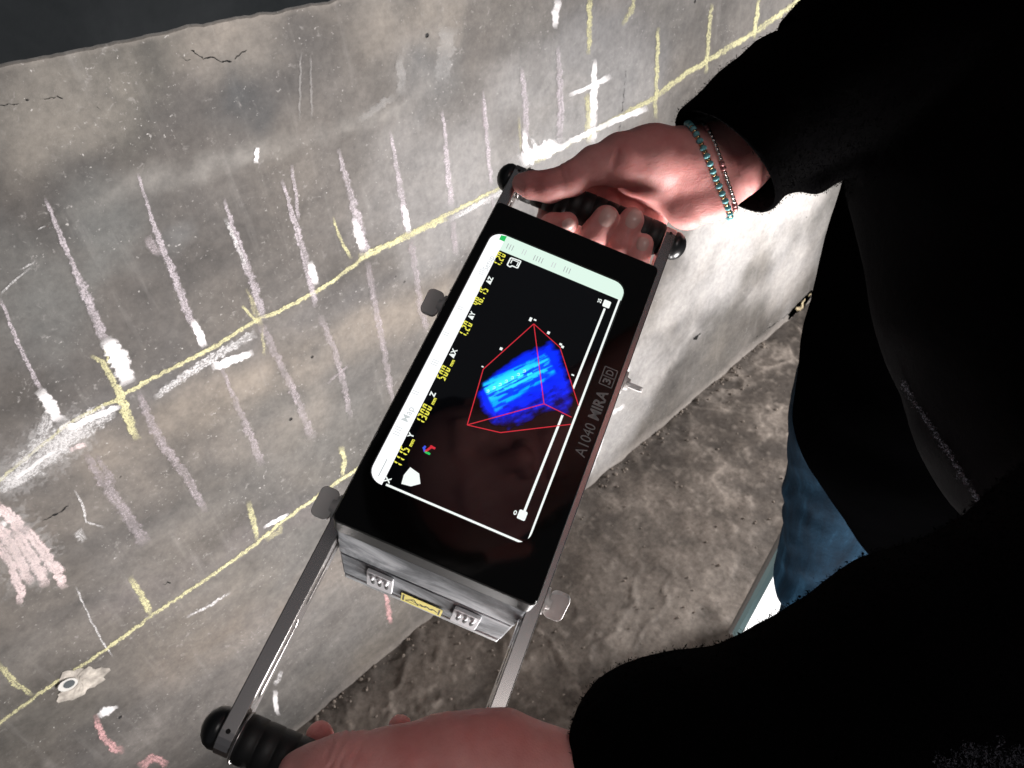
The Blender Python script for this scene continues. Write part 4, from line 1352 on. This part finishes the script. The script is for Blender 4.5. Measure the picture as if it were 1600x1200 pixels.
Pw = np.array([world2cam(p) for p in (NECK, PEL - [0, 0, 0.12], SH_R, SH_L, ELB_R, ELB_L, W_R, W_L)])
VB, QB = sdf_mesh(body_sdf, Pw.min(0) - 0.13, Pw.max(0) + 0.13, 0.011)
VH, QH = sdf_mesh(lambda P: smin(head_sdf(P), cone_w(P, NECK, HEAD + [0.05, 0, -0.03], 0.055, 0.05), 0.02), head_c - 0.15, head_c + 0.15, 0.0032)

mt, nt, b = new_mat("skin")
co = nt.nodes.new('ShaderNodeNewGeometry').outputs['Position']
c = ramp(nt, noise(nt, 45, 4, 0.6, co), [(0.3, (0.70, 0.300, 0.275)), (0.7, (0.80, 0.385, 0.355))])
c = mixc(nt, 1.0, c, ramp(nt, noise(nt, 20, 4, 0.6, co), [(0.35, (0.90, 0.74, 0.74)), (0.65, (1.06, 1.14, 1.14))]), 'MULTIPLY')
nt.links.new(c, b.inputs['Base Color'])
b.inputs['Roughness'].default_value = 0.52
b.inputs['Specular IOR Level'].default_value = 0.35
b.inputs['Subsurface Weight'].default_value = 0.35
b.inputs['Subsurface Radius'].default_value = (1.0, 0.28, 0.16)
b.inputs['Subsurface Scale'].default_value = 0.007
v1 = nt.nodes.new('ShaderNodeTexVoronoi'); v1.inputs['Scale'].default_value = 900
nt.links.new(co, v1.inputs['Vector'])
n1 = bump(nt, None, v1.outputs['Distance'], 0.35, 0.0004)
bump(nt, b, noise(nt, 140, 5, 0.65, co, 0.6), 0.4, 0.0010, n1)
M_SKIN = mt

Vall = []; Qall = []; off = 0
for V_, Q_ in ((VR, QR), (VL, QL), (VB, QB), (VH, QH)):
    Vall.append(V_); Qall.append(Q_ + off); off += len(V_)
pbase = Vector((0.72, 0.16, 0.0))
person = mesh_np("person", np.concatenate(Vall) - np.array(pbase), np.concatenate(Qall), M_SKIN, smooth=True)
person.location = pbase
tag(person, "person in black hoodie and blue jeans gripping the scanner handles with both hands", "person")
PINV = Matrix.Translation(-pbase)


def person_part(name, V, Q, mat, smooth=True):
    return mesh_np(name, np.asarray(V) - np.array(pbase), Q, mat, person, smooth)


def trace(fn, org, dirn, tmax=0.4, r=0.0):
    """march a camera-space ray to the surface fn = r"""
    t = 0.0
    for _ in range(80):
        p = org + dirn * t
        d = float(fn([np.array([p[0]], np.float32), np.array([p[1]], np.float32), np.array([p[2]], np.float32)])[0]) - r
        t += d * 0.8
        if abs(d) < 1e-5: break
        if t > tmax: return None
    return org + dirn * t


# fingernails, laid on the finger surface
M_NAIL = simple("fingernail", (0.78, 0.50, 0.45), 0.25)


def nail(fn, x, y, ang, wpx, hpx, dep):
    n = 9
    V = []; ok = True
    ca_, sa_ = math.cos(ang), math.sin(ang)
    for i in range(n):
        for j in range(n):
            u_, v_ = 2 * i / (n - 1) - 1, 2 * j / (n - 1) - 1
            # squircle
            uu_ = u_ * math.sqrt(1 - v_ * v_ / 2.6); vv_ = v_ * math.sqrt(1 - u_ * u_ / 2.6)
            xx = x + (uu_ * wpx * ca_ - vv_ * hpx * sa_); yy = y + (uu_ * wpx * sa_ + vv_ * hpx * ca_)
            d = np.array([(xx - 800) / F, (yy - 600) / F, 1.0]); L = np.linalg.norm(d); d /= L
            lift = 0.0008 - 0.0008 * max(abs(u_), abs(v_))**4
            p = trace(fn, d * (dep - 0.06) * L, d, 0.2, lift)
            if p is None: return
            V.append(p)
    Q = [(i * n + j, (i + 1) * n + j, (i + 1) * n + j + 1, i * n + j + 1) for i in range(n - 1) for j in range(n - 1)]
    person_part("fingernail", cam2world(np.array(V)), Q, M_NAIL)


nail(right_hand, 950, 338, 0.55, 12.5, 17, D_R - 0.03); nail(right_hand, 990, 342, 0.5, 11, 15.5, D_R - 0.03)
nail(right_hand, 1004, 381, 0.3, 9.5, 11, D_R - 0.03); nail(right_hand, 888, 350, 1.1, 8.5, 10, D_R - 0.03)

# hair on the head
M_HAIR = simple("dark_hair", (0.02, 0.013, 0.01), 0.5, bump_scale=120, bump_d=0.004)


def hair_sdf(P):
    d = cone(P, hp(0, 0.045, -0.03), hp(0, 0.04, -0.005), 0.096, 0.090)
    d = smin(d, cone(P, hp(0, -0.05, -0.07), hp(0, 0.03, -0.05), 0.06, 0.08), 0.03)
    cut = (P[0] - hp(0, 0.055, 0.03)[0]) * (fwd - 0.9 * up_h)[0] + (P[1] - hp(0, 0.055, 0.03)[1]) * (fwd - 0.9 * up_h)[1] + (P[2] - hp(0, 0.055, 0.03)[2]) * (fwd - 0.9 * up_h)[2]
    return smax(d, cut * 0.74, 0.008) + 0.003 * vnoise(P[0] * 90, P[1] * 90, P[2] * 90, 8)


V_, Q_ = sdf_mesh(hair_sdf, head_c - 0.17, head_c + 0.17, 0.005)
person_part("hair", V_, Q_, M_HAIR)

# clothes
mt, nt, b = new_mat("black_fleece")
co = nt.nodes.new('ShaderNodeNewGeometry').outputs['Position']
b.inputs['Base Color'].default_value = (0.0017, 0.0016, 0.0018, 1)
b.inputs['Roughness'].default_value = 0.95
b.inputs['Specular IOR Level'].default_value = 0.0
b.inputs['Sheen Weight'].default_value = 0.012
b.inputs['Sheen Roughness'].default_value = 0.5
n1 = bump(nt, None, noise(nt, 700, 4, 0.7, co), 0.8, 0.001)
bump(nt, b, noise(nt, 120, 4, 0.6, co), 0.5, 0.002, n1)
M_FLEECE = mt


def folds(P, amp=0.004, s=14, seed=20):
    return amp * (vnoise(P[0] * s, P[1] * s * 1.4, P[2] * s, seed) + 0.5 * vnoise(P[0] * s * 2.3, P[1] * s * 2.1, P[2] * s * 2.2, seed + 1)) + 0.0006 * vnoise(P[0] * 160, P[1] * 160, P[2] * 160, seed + 2)


def plane_cut(P, pts, inside):
    a, b_, c = [node(x, y, z, 1)[0] for (x, y, z) in pts]
    n = np.cross(b_ - a, c - a); n /= np.linalg.norm(n)
    q = node(*inside, 1)[0]
    if (q - a) @ n > 0: n = -n
    return (P[0] - a[0]) * n[0] + (P[1] - a[1]) * n[1] + (P[2] - a[2]) * n[2]     # positive on the removed side


def sleeve_r(P, hollow=True):
    tube = chain(P, [(1090, 295, 0, 102), (1130, 255, 0, 102), (1188, 198, -4, 102), (1262, 150, -18, 112), (1340, 100, -32, 128), (1440, 30, -50, 150), (1600, -60, -70, 180)], D_R, 0.006)
    tube = tube + 0.35 * folds(P, 0.006, 17, 30)
    tube = smin(tube, chain(P, [(1250, 275, 0, 22), (1275, 280, 0, 18), (1320, 250, -5, 30)], D_R, 0.01), 0.012)
    if not hollow: return tube
    inner = chain(P, [(1060, 325, 0, 92), (1130, 255, 0, 87), (1190, 200, -4, 84), (1225, 178, -8, 66)], D_R, 0.02)
    cut = plane_cut(P, [(1056, 180, 0.603), (1150, 212, 0.557), (1196, 324, 0.606)], (1300, 120, 0.58))
    return smax(smax(tube, -inner, 0.0015), cut, 0.0025)


def sleeve_l(P):
    tube = chain(P, [(1024, 1172, 0, 138), (1060, 1172, 0, 146), (1200, 1184, -8, 170), (1330, 1120, -16, 180), (1455, 1045, -24, 188), (1620, 990, -30, 192), (1900, 780, -10, 220)], D_L, 0.006)
    return tube + folds(P, 0.003, 16, 40)


def jacket_torso(P):
    d = chain(P, [(1720, -60, 0, 330), (1655, 250, 0, 300), (1690, 450, 0, 300), (1745, 600, 0, 300), (1790, 640, 20, 300)], 0.60, 0.008)
    for a_, b_, r_ in ((NECK, SH_L, 0.088), (NECK, SH_R, 0.080), (NECK, NECK + [0.10, 0.02, -0.35], 0.12)):
        d = smin(d, cone_w(P, a_, b_, r_, r_), 0.02)
    return d + folds(P, 0.004, 12, 50)


SLV = [(1058, 250, -20, 90), (1040, 1168, 0, 140), (1450, 985, -30, 190)]
lo, hi = bounds([(1290, 160, -15, 100), (1640, -60, -75, 190), (1400, 50, 0, 170)], D_R, 0.01)
lo[0] = 0.195
V1, Q1 = sdf_mesh(lambda P: smin(sleeve_r(P, False), jacket_torso(P), 0.01), lo, hi, 0.0042)
lo, hi = bounds([(1130, 255, 0, 112), (1200, 200, -10, 116), (1200, 200, -22, 112)], D_R, 0.004)
V0, Q0 = sdf_mesh(sleeve_r, lo, hi, 0.0019)
lo, hi = bounds([(1022, 1168, 0, 150), (1450, 1020, -24, 215), (1900, 740, -10, 270)], D_L, 0.012)
V2_, Q2_ = sdf_mesh(sleeve_l, lo, hi, 0.0038)
lo, hi = bounds([(1720, -60, 0, 340), (1790, 640, 20, 310)], 0.60, 0.012)
q_ = np.array([world2cam(p) for p in (NECK, SH_L, SH_R, NECK + [0.10, 0.02, -0.35])])
lo = np.minimum(lo, q_.min(0) - 0.14); hi = np.maximum(hi, q_.max(0) + 0.14)
V3, Q3 = sdf_mesh(jacket_torso, lo, hi, 0.007)
Vh = np.concatenate([V1, V2_, V3, V0]); Qh = np.concatenate([Q1, Q2_ + len(V1), Q3 + len(V1) + len(V2_), Q0 + len(V1) + len(V2_) + len(V3)])
hoodie = person_part("hoodie", Vh, Qh, M_FLEECE)


def fibres(name, pts, nrm, count, length, width, mat, parent):
    k = rng.integers(0, len(pts), count)
    p = pts[k] + rng.normal(0, 0.0012, (count, 3)); n = nrm[k] + rng.normal(0, 0.55, (count, 3))
    n /= np.linalg.norm(n, axis=1)[:, None]
    L = length * rng.uniform(0.4, 1.3, count)[:, None]
    t = np.cross(n, rng.normal(0, 1, (count, 3))); t /= np.linalg.norm(t, axis=1)[:, None]
    p = p - n * 0.0012
    mid = p + n * L * 0.6 + t * L * 0.15; tip = p + n * L + rng.normal(0, 0.35, (count, 3)) * L
    V = np.stack([p - t * width, p + t * width, mid + t * width * 0.6, tip], 1).reshape(-1, 3)
    b_ = np.arange(count)[:, None] * 4
    T = np.concatenate([b_ + [0, 1, 2], b_ + [0, 2, 3]]).astype(np.int32)
    o = mesh_np(name, V - np.array(pbase), T, mat, parent, False, 3)
    tag(o, kind='stuff')
    return o


def vnormals(V, Q):
    fn = np.cross(V[Q[:, 2]] - V[Q[:, 0]], V[Q[:, 3]] - V[Q[:, 1]])
    n = np.zeros_like(V)
    for i in range(4): np.add.at(n, Q[:, i], fn)
    return n / (np.linalg.norm(n, axis=1)[:, None] + 1e-12)


M_PILE = simple("fleece_pile_black", (0.0025, 0.0024, 0.0026), 1.0, spec=0.0)
nL = vnormals(V2_, Q2_); n0 = vnormals(V0, Q0)
fibres("fleece_pile", V2_, nL, 60000, 0.0016, 0.00012, M_PILE, hoodie)
fibres("fleece_pile", V0, n0, 30000, 0.0013, 0.00012, M_PILE, hoodie)
n1 = vnormals(V1, Q1)
fibres("fleece_pile", V1, n1, 40000, 0.0015, 0.00013, M_PILE, hoodie)
# pale fibres standing in for the glint on the near sleeve
M_GLINTF = simple("pale_glint_fibre", (0.085, 0.085, 0.10), 1.0, spec=0.0)
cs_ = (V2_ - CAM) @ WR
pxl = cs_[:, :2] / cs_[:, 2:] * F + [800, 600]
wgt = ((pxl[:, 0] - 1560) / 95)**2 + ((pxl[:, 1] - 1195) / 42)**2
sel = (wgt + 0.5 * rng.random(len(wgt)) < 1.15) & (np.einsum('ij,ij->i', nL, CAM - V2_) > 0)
if sel.sum() > 10: fibres("glint_fibres", V2_[sel], nL[sel], 9000, 0.0012, 0.00006, M_GLINTF, hoodie)


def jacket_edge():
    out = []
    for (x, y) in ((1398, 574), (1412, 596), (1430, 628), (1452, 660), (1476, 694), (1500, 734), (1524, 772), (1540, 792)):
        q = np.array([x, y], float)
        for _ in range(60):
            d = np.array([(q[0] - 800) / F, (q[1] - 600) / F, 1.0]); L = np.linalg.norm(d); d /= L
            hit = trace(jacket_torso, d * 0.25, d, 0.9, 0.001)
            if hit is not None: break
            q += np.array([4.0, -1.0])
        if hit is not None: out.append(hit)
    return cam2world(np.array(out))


def shirt_sdf(P):
    d = chain(P, [(1720, -20, 0, 290), (1620, 200, 20, 268), (1545, 400, 70, 235), (1480, 560, 150, 212), (1452, 640, 190, 198), (1500, 760, 230, 172), (1580, 860, 250, 160)], 0.66, 0.008)
    return d + folds(P, 0.004, 10, 60)


lo, hi = bounds([(1720, -20, 0, 300), (1452, 640, 190, 205), (1580, 860, 260, 170)], 0.66, 0.015)
V_, Q_ = sdf_mesh(shirt_sdf, lo, hi, 0.0065)
M_SHIRT = simple("black_cotton", (0.0007, 0.0007, 0.0008), 1.0, bump_scale=400, bump_d=0.0006, spec=0.0)
person_part("shirt", V_, Q_, M_SHIRT)
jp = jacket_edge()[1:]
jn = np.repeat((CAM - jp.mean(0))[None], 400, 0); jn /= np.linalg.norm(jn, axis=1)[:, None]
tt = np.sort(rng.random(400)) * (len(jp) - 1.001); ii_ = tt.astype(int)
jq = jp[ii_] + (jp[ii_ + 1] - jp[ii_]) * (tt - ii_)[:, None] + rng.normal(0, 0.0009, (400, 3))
fibres("glint_fibres", jq, jn, 2200, 0.0012, 0.00006, M_GLINTF, hoodie)  # pale fibres stand in for the glint along the jacket edge

# jeans: two legs standing on the floor, worked in world space
mt, nt, b = new_mat("blue_denim")
co = nt.nodes.new('ShaderNodeNewGeometry').outputs['Position']
mp = nt.nodes.new('ShaderNodeMapping'); mp.inputs['Scale'].default_value = (30, 30, 6); mp.inputs['Rotation'].default_value = (0.25, 0.2, 0)
nt.links.new(co, mp.inputs[0])
c = ramp(nt, noise(nt, 1.0, 5, 0.6, mp.outputs[0], 0.4), [(0.32, (0.0015, 0.0055, 0.011)), (0.55, (0.0032, 0.0135, 0.026)), (0.82, (0.017, 0.052, 0.092))])
weave = noise(nt, 900, 2, 0.6, co)
c = mixc(nt, 1.0, c, ramp(nt, weave, [(0.35, (0.75, 0.76, 0.78)), (0.65, (1.3, 1.3, 1.28))]), 'MULTIPLY')
nt.links.new(c, b.inputs['Base Color'])
b.inputs['Roughness'].default_value = 0.95
b.inputs['Specular IOR Level'].default_value = 0.05
n1 = bump(nt, None, weave, 0.4, 0.0006)
bump(nt, b, noise(nt, 40, 4, 0.6, co), 0.4, 0.004, n1)
M_DENIM = mt
LEG_A = px(1330, 700, 0.93)
LEG_A2 = px(1340, 1000, 1.22)


def leg(P, top, knee, foot_, r0, r1, r2):
    d = cone_w(P, top, knee, r0, r1)
    return smin(d, cone_w(P, knee, foot_, r1, r2), 0.02)


LT = px(1368, 640, 0.93); LK = np.array([LT[0] + 0.035, LT[1] - 0.01, 0.52]); LFt = np.array([LK[0] + 0.02, LK[1] - 0.07, 0.08])
RT_ = LT + np.array([0.20, 0.06, 0.0]); RK = np.array([RT_[0], RT_[1], 0.52]); RFt = np.array([RK[0] + 0.02, RK[1], 0.08])


def jeans_sdf(P):
    d = leg(P, LT, LK, LFt, 0.098, 0.078, 0.075)
    d = smin(d, leg(P, RT_, RK, RFt, 0.098, 0.078, 0.075), 0.02)
    d = smin(d, cone_w(P, LT + [0.02, 0, 0.05], RT_ + [0, 0, 0.05], 0.10, 0.10), 0.03)
    fold = 0.004 * np.sin(P[0] * 40 + P[1] * 150 + 3 * vnoise(P[0] * 7, P[1] * 7, P[2] * 7, 71)) * np.clip(vnoise(P[0] * 6, P[1] * 6, P[2] * 6, 72) + 0.1, 0, 1) + 0.006 * np.sin((P[1] * 60 + P[0] * 55 + 2.0 * vnoise(P[0] * 9, P[1] * 9, P[2] * 9, 77))) * np.clip(vnoise(P[0] * 8, P[1] * 8, P[2] * 8, 78) + 0.2, 0, 1)
    gx = P[0] + 0.25 * P[1]
    long_ = 0.0045 * vnoise(gx * 34, P[1] * 5, P[2] * 8, 73) + 0.003 * vnoise(gx * 70, P[1] * 9, P[2] * 16, 74)
    return d + 0.6 * fold + long_ + folds(P, 0.004, 13, 79)


Pj = np.array([world2cam(p) for p in (LT, LFt, RT_, RFt)])
V_, Q_ = sdf_mesh(jeans_sdf, Pj.min(0) - 0.13, Pj.max(0) + 0.13, 0.0075)
person_part("jeans", V_, Q_, M_DENIM)
M_SHOE = simple("dark_shoe", (0.02, 0.02, 0.02), 0.6)
for ft in (LFt, RFt):
    tip = np.array([ft[0] - 0.09, ft[1] + 0.02, 0.045])
    def shoe(P, a=ft, t=tip): return smin(cone_w(P, np.array([a[0] + 0.03, a[1] - 0.03, 0.055]), t, 0.045, 0.038), cone_w(P, np.array([a[0], a[1], 0.06]), np.array([a[0], a[1], 0.12]), 0.045, 0.05), 0.03)
    cc = np.array([world2cam(ft), world2cam(tip)])
    V_, Q_ = sdf_mesh(shoe, cc.min(0) - 0.1, cc.max(0) + 0.1, 0.008)
    V_[:, 2] = np.maximum(V_[:, 2], 0.012)
    person_part("shoe", V_, Q_, M_SHOE)

# ------------------------------------------------------------------ bracelets
def wrist_ring(pix, off_r, n=240):
    """closed path round the wrist through three visible pixels"""
    S3 = []
    for (x, y) in pix:
        d = np.array([(x - 800) / F, (y - 600) / F, 1.0]); L = np.linalg.norm(d); d /= L
        hit = None; q = np.array([x, y], float)
        for _ in range(40):              # step inwards until the pixel lies on the wrist
            d = np.array([(q[0] - 800) / F, (q[1] - 600) / F, 1.0]); L = np.linalg.norm(d); d /= L
            hit = trace(right_hand, d * (D_R - 0.10) * L, d, 0.16, off_r)
            if hit is not None: break
            q += (np.array([1112.0, 255.0]) - q) * 0.04
        S3.append(hit)
    a, b_, c = S3
    nrm = np.cross(b_ - a, c - a); nrm /= np.linalg.norm(nrm)
    cen = (a + c) / 2 + np.array([0, 0, 0.012])
    cen = cen - nrm * ((cen - a) @ nrm)
    e1 = a - cen; e1 /= np.linalg.norm(e1); e2 = np.cross(nrm, e1)
    out = []
    for i in range(n):
        t = 2 * math.pi * i / n
        d = e1 * math.cos(t) + e2 * math.sin(t)
        lo_, hi_ = 0.0, 0.09
        for _ in range(22):
            m_ = (lo_ + hi_) / 2
            p = cen + d * m_
            v = float(right_hand([np.array([p[k]], np.float32) for k in range(3)])[0]) - off_r
            if v < 0: lo_ = m_
            else: hi_ = m_
        out.append(cen + d * lo_)
    return cam2world(np.array(out))


def bead_run(path, spacing_fn):
    """walk the closed path placing centres; yields (position, tangent)"""
    P_ = np.concatenate([path, path[:1]])
    seg = np.linalg.norm(np.diff(P_, axis=0), axis=1); cum = np.concatenate([[0], np.cumsum(seg)])
    s = 0.0; k = 0
    while s < cum[-1] - 0.001:
        i = min(np.searchsorted(cum, s, side='right') - 1, len(seg) - 1)
        t = (s - cum[i]) / (seg[i] + 1e-9)
        yield k, P_[i] + (P_[i + 1] - P_[i]) * t, P_[(i + 3) % len(path)] - P_[i]
        s += spacing_fn(k); k += 1


def bead_mesh(name, r, squash, mat, u=14, v=9):
    bm = bmesh.new()
    bmesh.ops.create_uvsphere(bm, u_segments=u, v_segments=v, radius=r)
    for q in bm.verts: q.co.z *= squash
    for fc_ in bm.faces: fc_.smooth = True
    me = bpy.data.meshes.new(name); bm.to_mesh(me); bm.free()
    me.materials.append(mat)
    return me


M_TURQ = simple("turquoise_stone", (0.17, 0.50, 0.54), 0.25, var=0.35)
M_GOLD = simple("gold_bead", (0.75, 0.55, 0.30), 0.25, 1.0)
M_SILVER = simple("silver_bead", (0.80, 0.78, 0.75), 0.2, 1.0)
M_ROSE = simple("rose_bead", (0.45, 0.20, 0.20), 0.3, 0.6)
M_CORD = simple("bracelet_cord", (0.12, 0.10, 0.09), 0.8)


def place(me, name, p, tan, parent, origin):
    o = bpy.data.objects.new(name, me); COL.objects.link(o)
    o.parent = parent
    q = Vector(tan).to_track_quat('Z', 'X')
    o.matrix_local = Matrix.Translation(Vector(p) - origin) @ q.to_matrix().to_4x4()
    return o


def cord(path, r, mat, parent, origin):
    n = len(path); k = 6
    V = []; Fq = []
    for i in range(n):
        t = path[(i + 1) % n] - path[i - 1]; t /= np.linalg.norm(t)
        a = np.cross(t, [0.3, 0.5, 0.8]); a /= np.linalg.norm(a); b_ = np.cross(t, a)
        for j in range(k):
            th = 2 * math.pi * j / k
            V.append(path[i] + r * (a * math.cos(th) + b_ * math.sin(th)) - np.array(origin))
            Fq.append((i * k + j, i * k + (j + 1) % k, ((i + 1) % n) * k + (j + 1) % k, ((i + 1) % n) * k + j))
    mesh_np("cord", V, Fq, mat, parent)


pathA = wrist_ring([(1072, 186), (1107, 250), (1136, 321)], 0.0016)
oA = Vector(pathA.mean(0))
brA = empty("beaded_bracelet", Matrix.Translation(oA))
tag(brA, "turquoise and gold beaded bracelet, nearer the hand of the two on the wrist", "bracelet")
cord(pathA, 0.0005, M_CORD, brA, oA)
me_t = bead_mesh("bead", 0.0026, 0.80, M_TURQ); me_g = bead_mesh("spacer_bead", 0.0019, 0.7, M_GOLD)
for k, p, tn in bead_run(pathA, lambda k: 0.00305):
    place(me_t if k % 2 == 0 else me_g, "bead" if k % 2 == 0 else "spacer_bead", p, tn, brA, oA)
pathB = wrist_ring([(1096, 184), (1122, 238), (1146, 312)], 0.0014)
oB = Vector(pathB.mean(0))
brB = empty("chain_bracelet", Matrix.Translation(oB))
tag(brB, "thin silver chain bracelet with small rose beads, nearer the black cuff", "bracelet")
cord(pathB, 0.0005, M_CORD, brB, oB)
me_s = bead_mesh("link", 0.0017, 1.25, M_SILVER); me_r = bead_mesh("bead", 0.0023, 0.9, M_ROSE)
for k, p, tn in bead_run(pathB, lambda k: 0.0037):
    rose = k % 9 in (3, 4)
    place(me_r if rose else me_s, "bead" if rose else "link", p, tn, brB, oB)

# ------------------------------------------------------------------ work lamp on the floor beside the legs
e0 = px(1229, 842, 1.42); e1 = px(1143, 1002, 1.54); e2 = px(1330, 948, 1.545)
ex = Vector(e1 - e0); LEN = ex.length; ex.normalize()
ey = Vector(e2 - e0); ey = (ey - ex * ey.dot(ex)).normalized()
ez = ex.cross(ey)
if ez.dot(Vector(CAM - e0)) < 0: ey, ez = ey, -ez
lmx = Matrix(((ex.x, ey.x, ez.x, e0[0]), (ex.y, ey.y, ez.y, e0[1]), (ex.z, ey.z, ez.z, e0[2]), (0, 0, 0, 1)))
lamp = empty("work_lamp", lmx)
tag(lamp, "lit white panel work lamp with grey rim standing beside the jeans", "lamp")
M_LH = simple("grey_lamp_housing", (0.10, 0.092, 0.085), 0.5)
M_LR = simple("teal_lamp_rim", (0.16, 0.24, 0.25), 0.3)
WID = 0.17
bm = bmesh.new(); add_box(bm, (0, 0, -0.026), (LEN, WID, -0.012), 0.006); bm_obj("housing", bm, M_LH, lamp)
bm = bmesh.new(); add_prism(bm, [rrect(0.002, 0.002, LEN - 0.002, WID - 0.002, 0.012), rrect(0.016, 0.014, LEN - 0.016, WID - 0.014, 0.006)], 2, -0.0118, 0.0)
bm_obj("rim", bm, M_LR, lamp)
bm = bmesh.new(); add_box(bm, (0.0165, 0.0145, -0.0115), (LEN - 0.0165, WID - 0.0145, -0.004), 0.001); bm_obj("lens", bm, emit("lamp_glow", (1.0, 0.98, 0.97), 1.8), lamp)
bm = bmesh.new()
for t in (0.03, LEN - 0.03):
    p = Vector(e0) + ex * t + ey * (WID * 0.5) - ez * 0.03
    q = p - ez * 0.05; q.z = 0.004
    d = lmx.inverted()
    a_, b_ = d @ p, d @ q
    add_lathe(bm, [(0, 0.006), ((b_ - a_).length, 0.006)], 2, (0, 0, 0), 10)
    rot = (b_ - a_).to_track_quat('Z', 'Y').to_matrix().to_4x4()
    bmesh.ops.transform(bm, matrix=Matrix.Translation(a_) @ rot, verts=bm.verts[-20:])
bm_obj("stand", bm, M_LH, lamp)

# ------------------------------------------------------------------ small things on the floor
M_FOAM = simple("yellow_foam", (0.50, 0.41, 0.26), 0.9, var=0.3, bump_scale=90, bump_d=0.004)
c0 = floor_pt(1240, 472, 0.02)
cc = world2cam(c0)


def foam_sdf(P):
    d = cone(P, cc + [-0.04, 0.02, -0.01], cc + [0.03, -0.022, 0.01], 0.016, 0.021)
    d = smin(d, cone(P, cc + [0.0, 0.012, -0.01], cc + [0.01, 0.014, 0], 0.015, 0.012), 0.01)
    return d + 0.009 * fbm(P[0] * 70, P[1] * 70, P[2] * 70, 3, 98)


V_, Q_ = sdf_mesh(foam_sdf, cc - 0.09, cc + 0.09, 0.003)
V_[:, 1] = np.minimum(V_[:, 1], WALL_Y - 0.002)
fo = mesh_np("foam_lump", V_ - c0, Q_, M_FOAM, smooth=True)
fo.location = c0
tag(fo, "crumbly yellow foam lump on the floor at the wall foot", "foam lump")

# crumbs of grit strewn over the floor
M_GRIT = simple("pale_grit", (0.22, 0.185, 0.155), 0.9, var=0.4)
bm = bmesh.new()
def floor_h(x, y):
    i = np.clip(np.searchsorted(fx, x), 0, len(fx) - 1); j = np.clip(np.searchsorted(fy, y), 0, len(fy) - 1)
    return float(FZ[i, j])
for k in range(1100):
    x, y = random.uniform(-0.1, 1.6), random.uniform(0.05, WALL_Y - 0.01)
    r = 0.0008 + 0.0034 * random.random()**3
    mtx = Matrix.Translation((x, y, floor_h(x, y) + r * 0.4)) @ Euler((random.random() * 6, random.random() * 6, random.random() * 6)).to_matrix().to_4x4() @ Matrix.Diagonal((r, r * random.uniform(0.6, 1), r * random.uniform(0.5, 0.9), 1))
    bmesh.ops.create_icosphere(bm, subdivisions=1, radius=1.0, matrix=mtx)
for k in range(260):
    x, y = random.uniform(0.0, 1.7), WALL_Y - 0.004 - 0.03 * random.random()**2
    r = 0.0015 + 0.0045 * random.random()**3
    mtx = Matrix.Translation((x, y, floor_h(x, y) + r * 0.3)) @ Euler((random.random() * 6, random.random() * 6, random.random() * 6)).to_matrix().to_4x4() @ Matrix.Diagonal((r, r * random.uniform(0.6, 1), r * random.uniform(0.5, 0.9), 1))
    bmesh.ops.create_icosphere(bm, subdivisions=1, radius=1.0, matrix=mtx)
gr = bm_obj("grit", bm, M_GRIT)
tag(gr, kind='stuff')
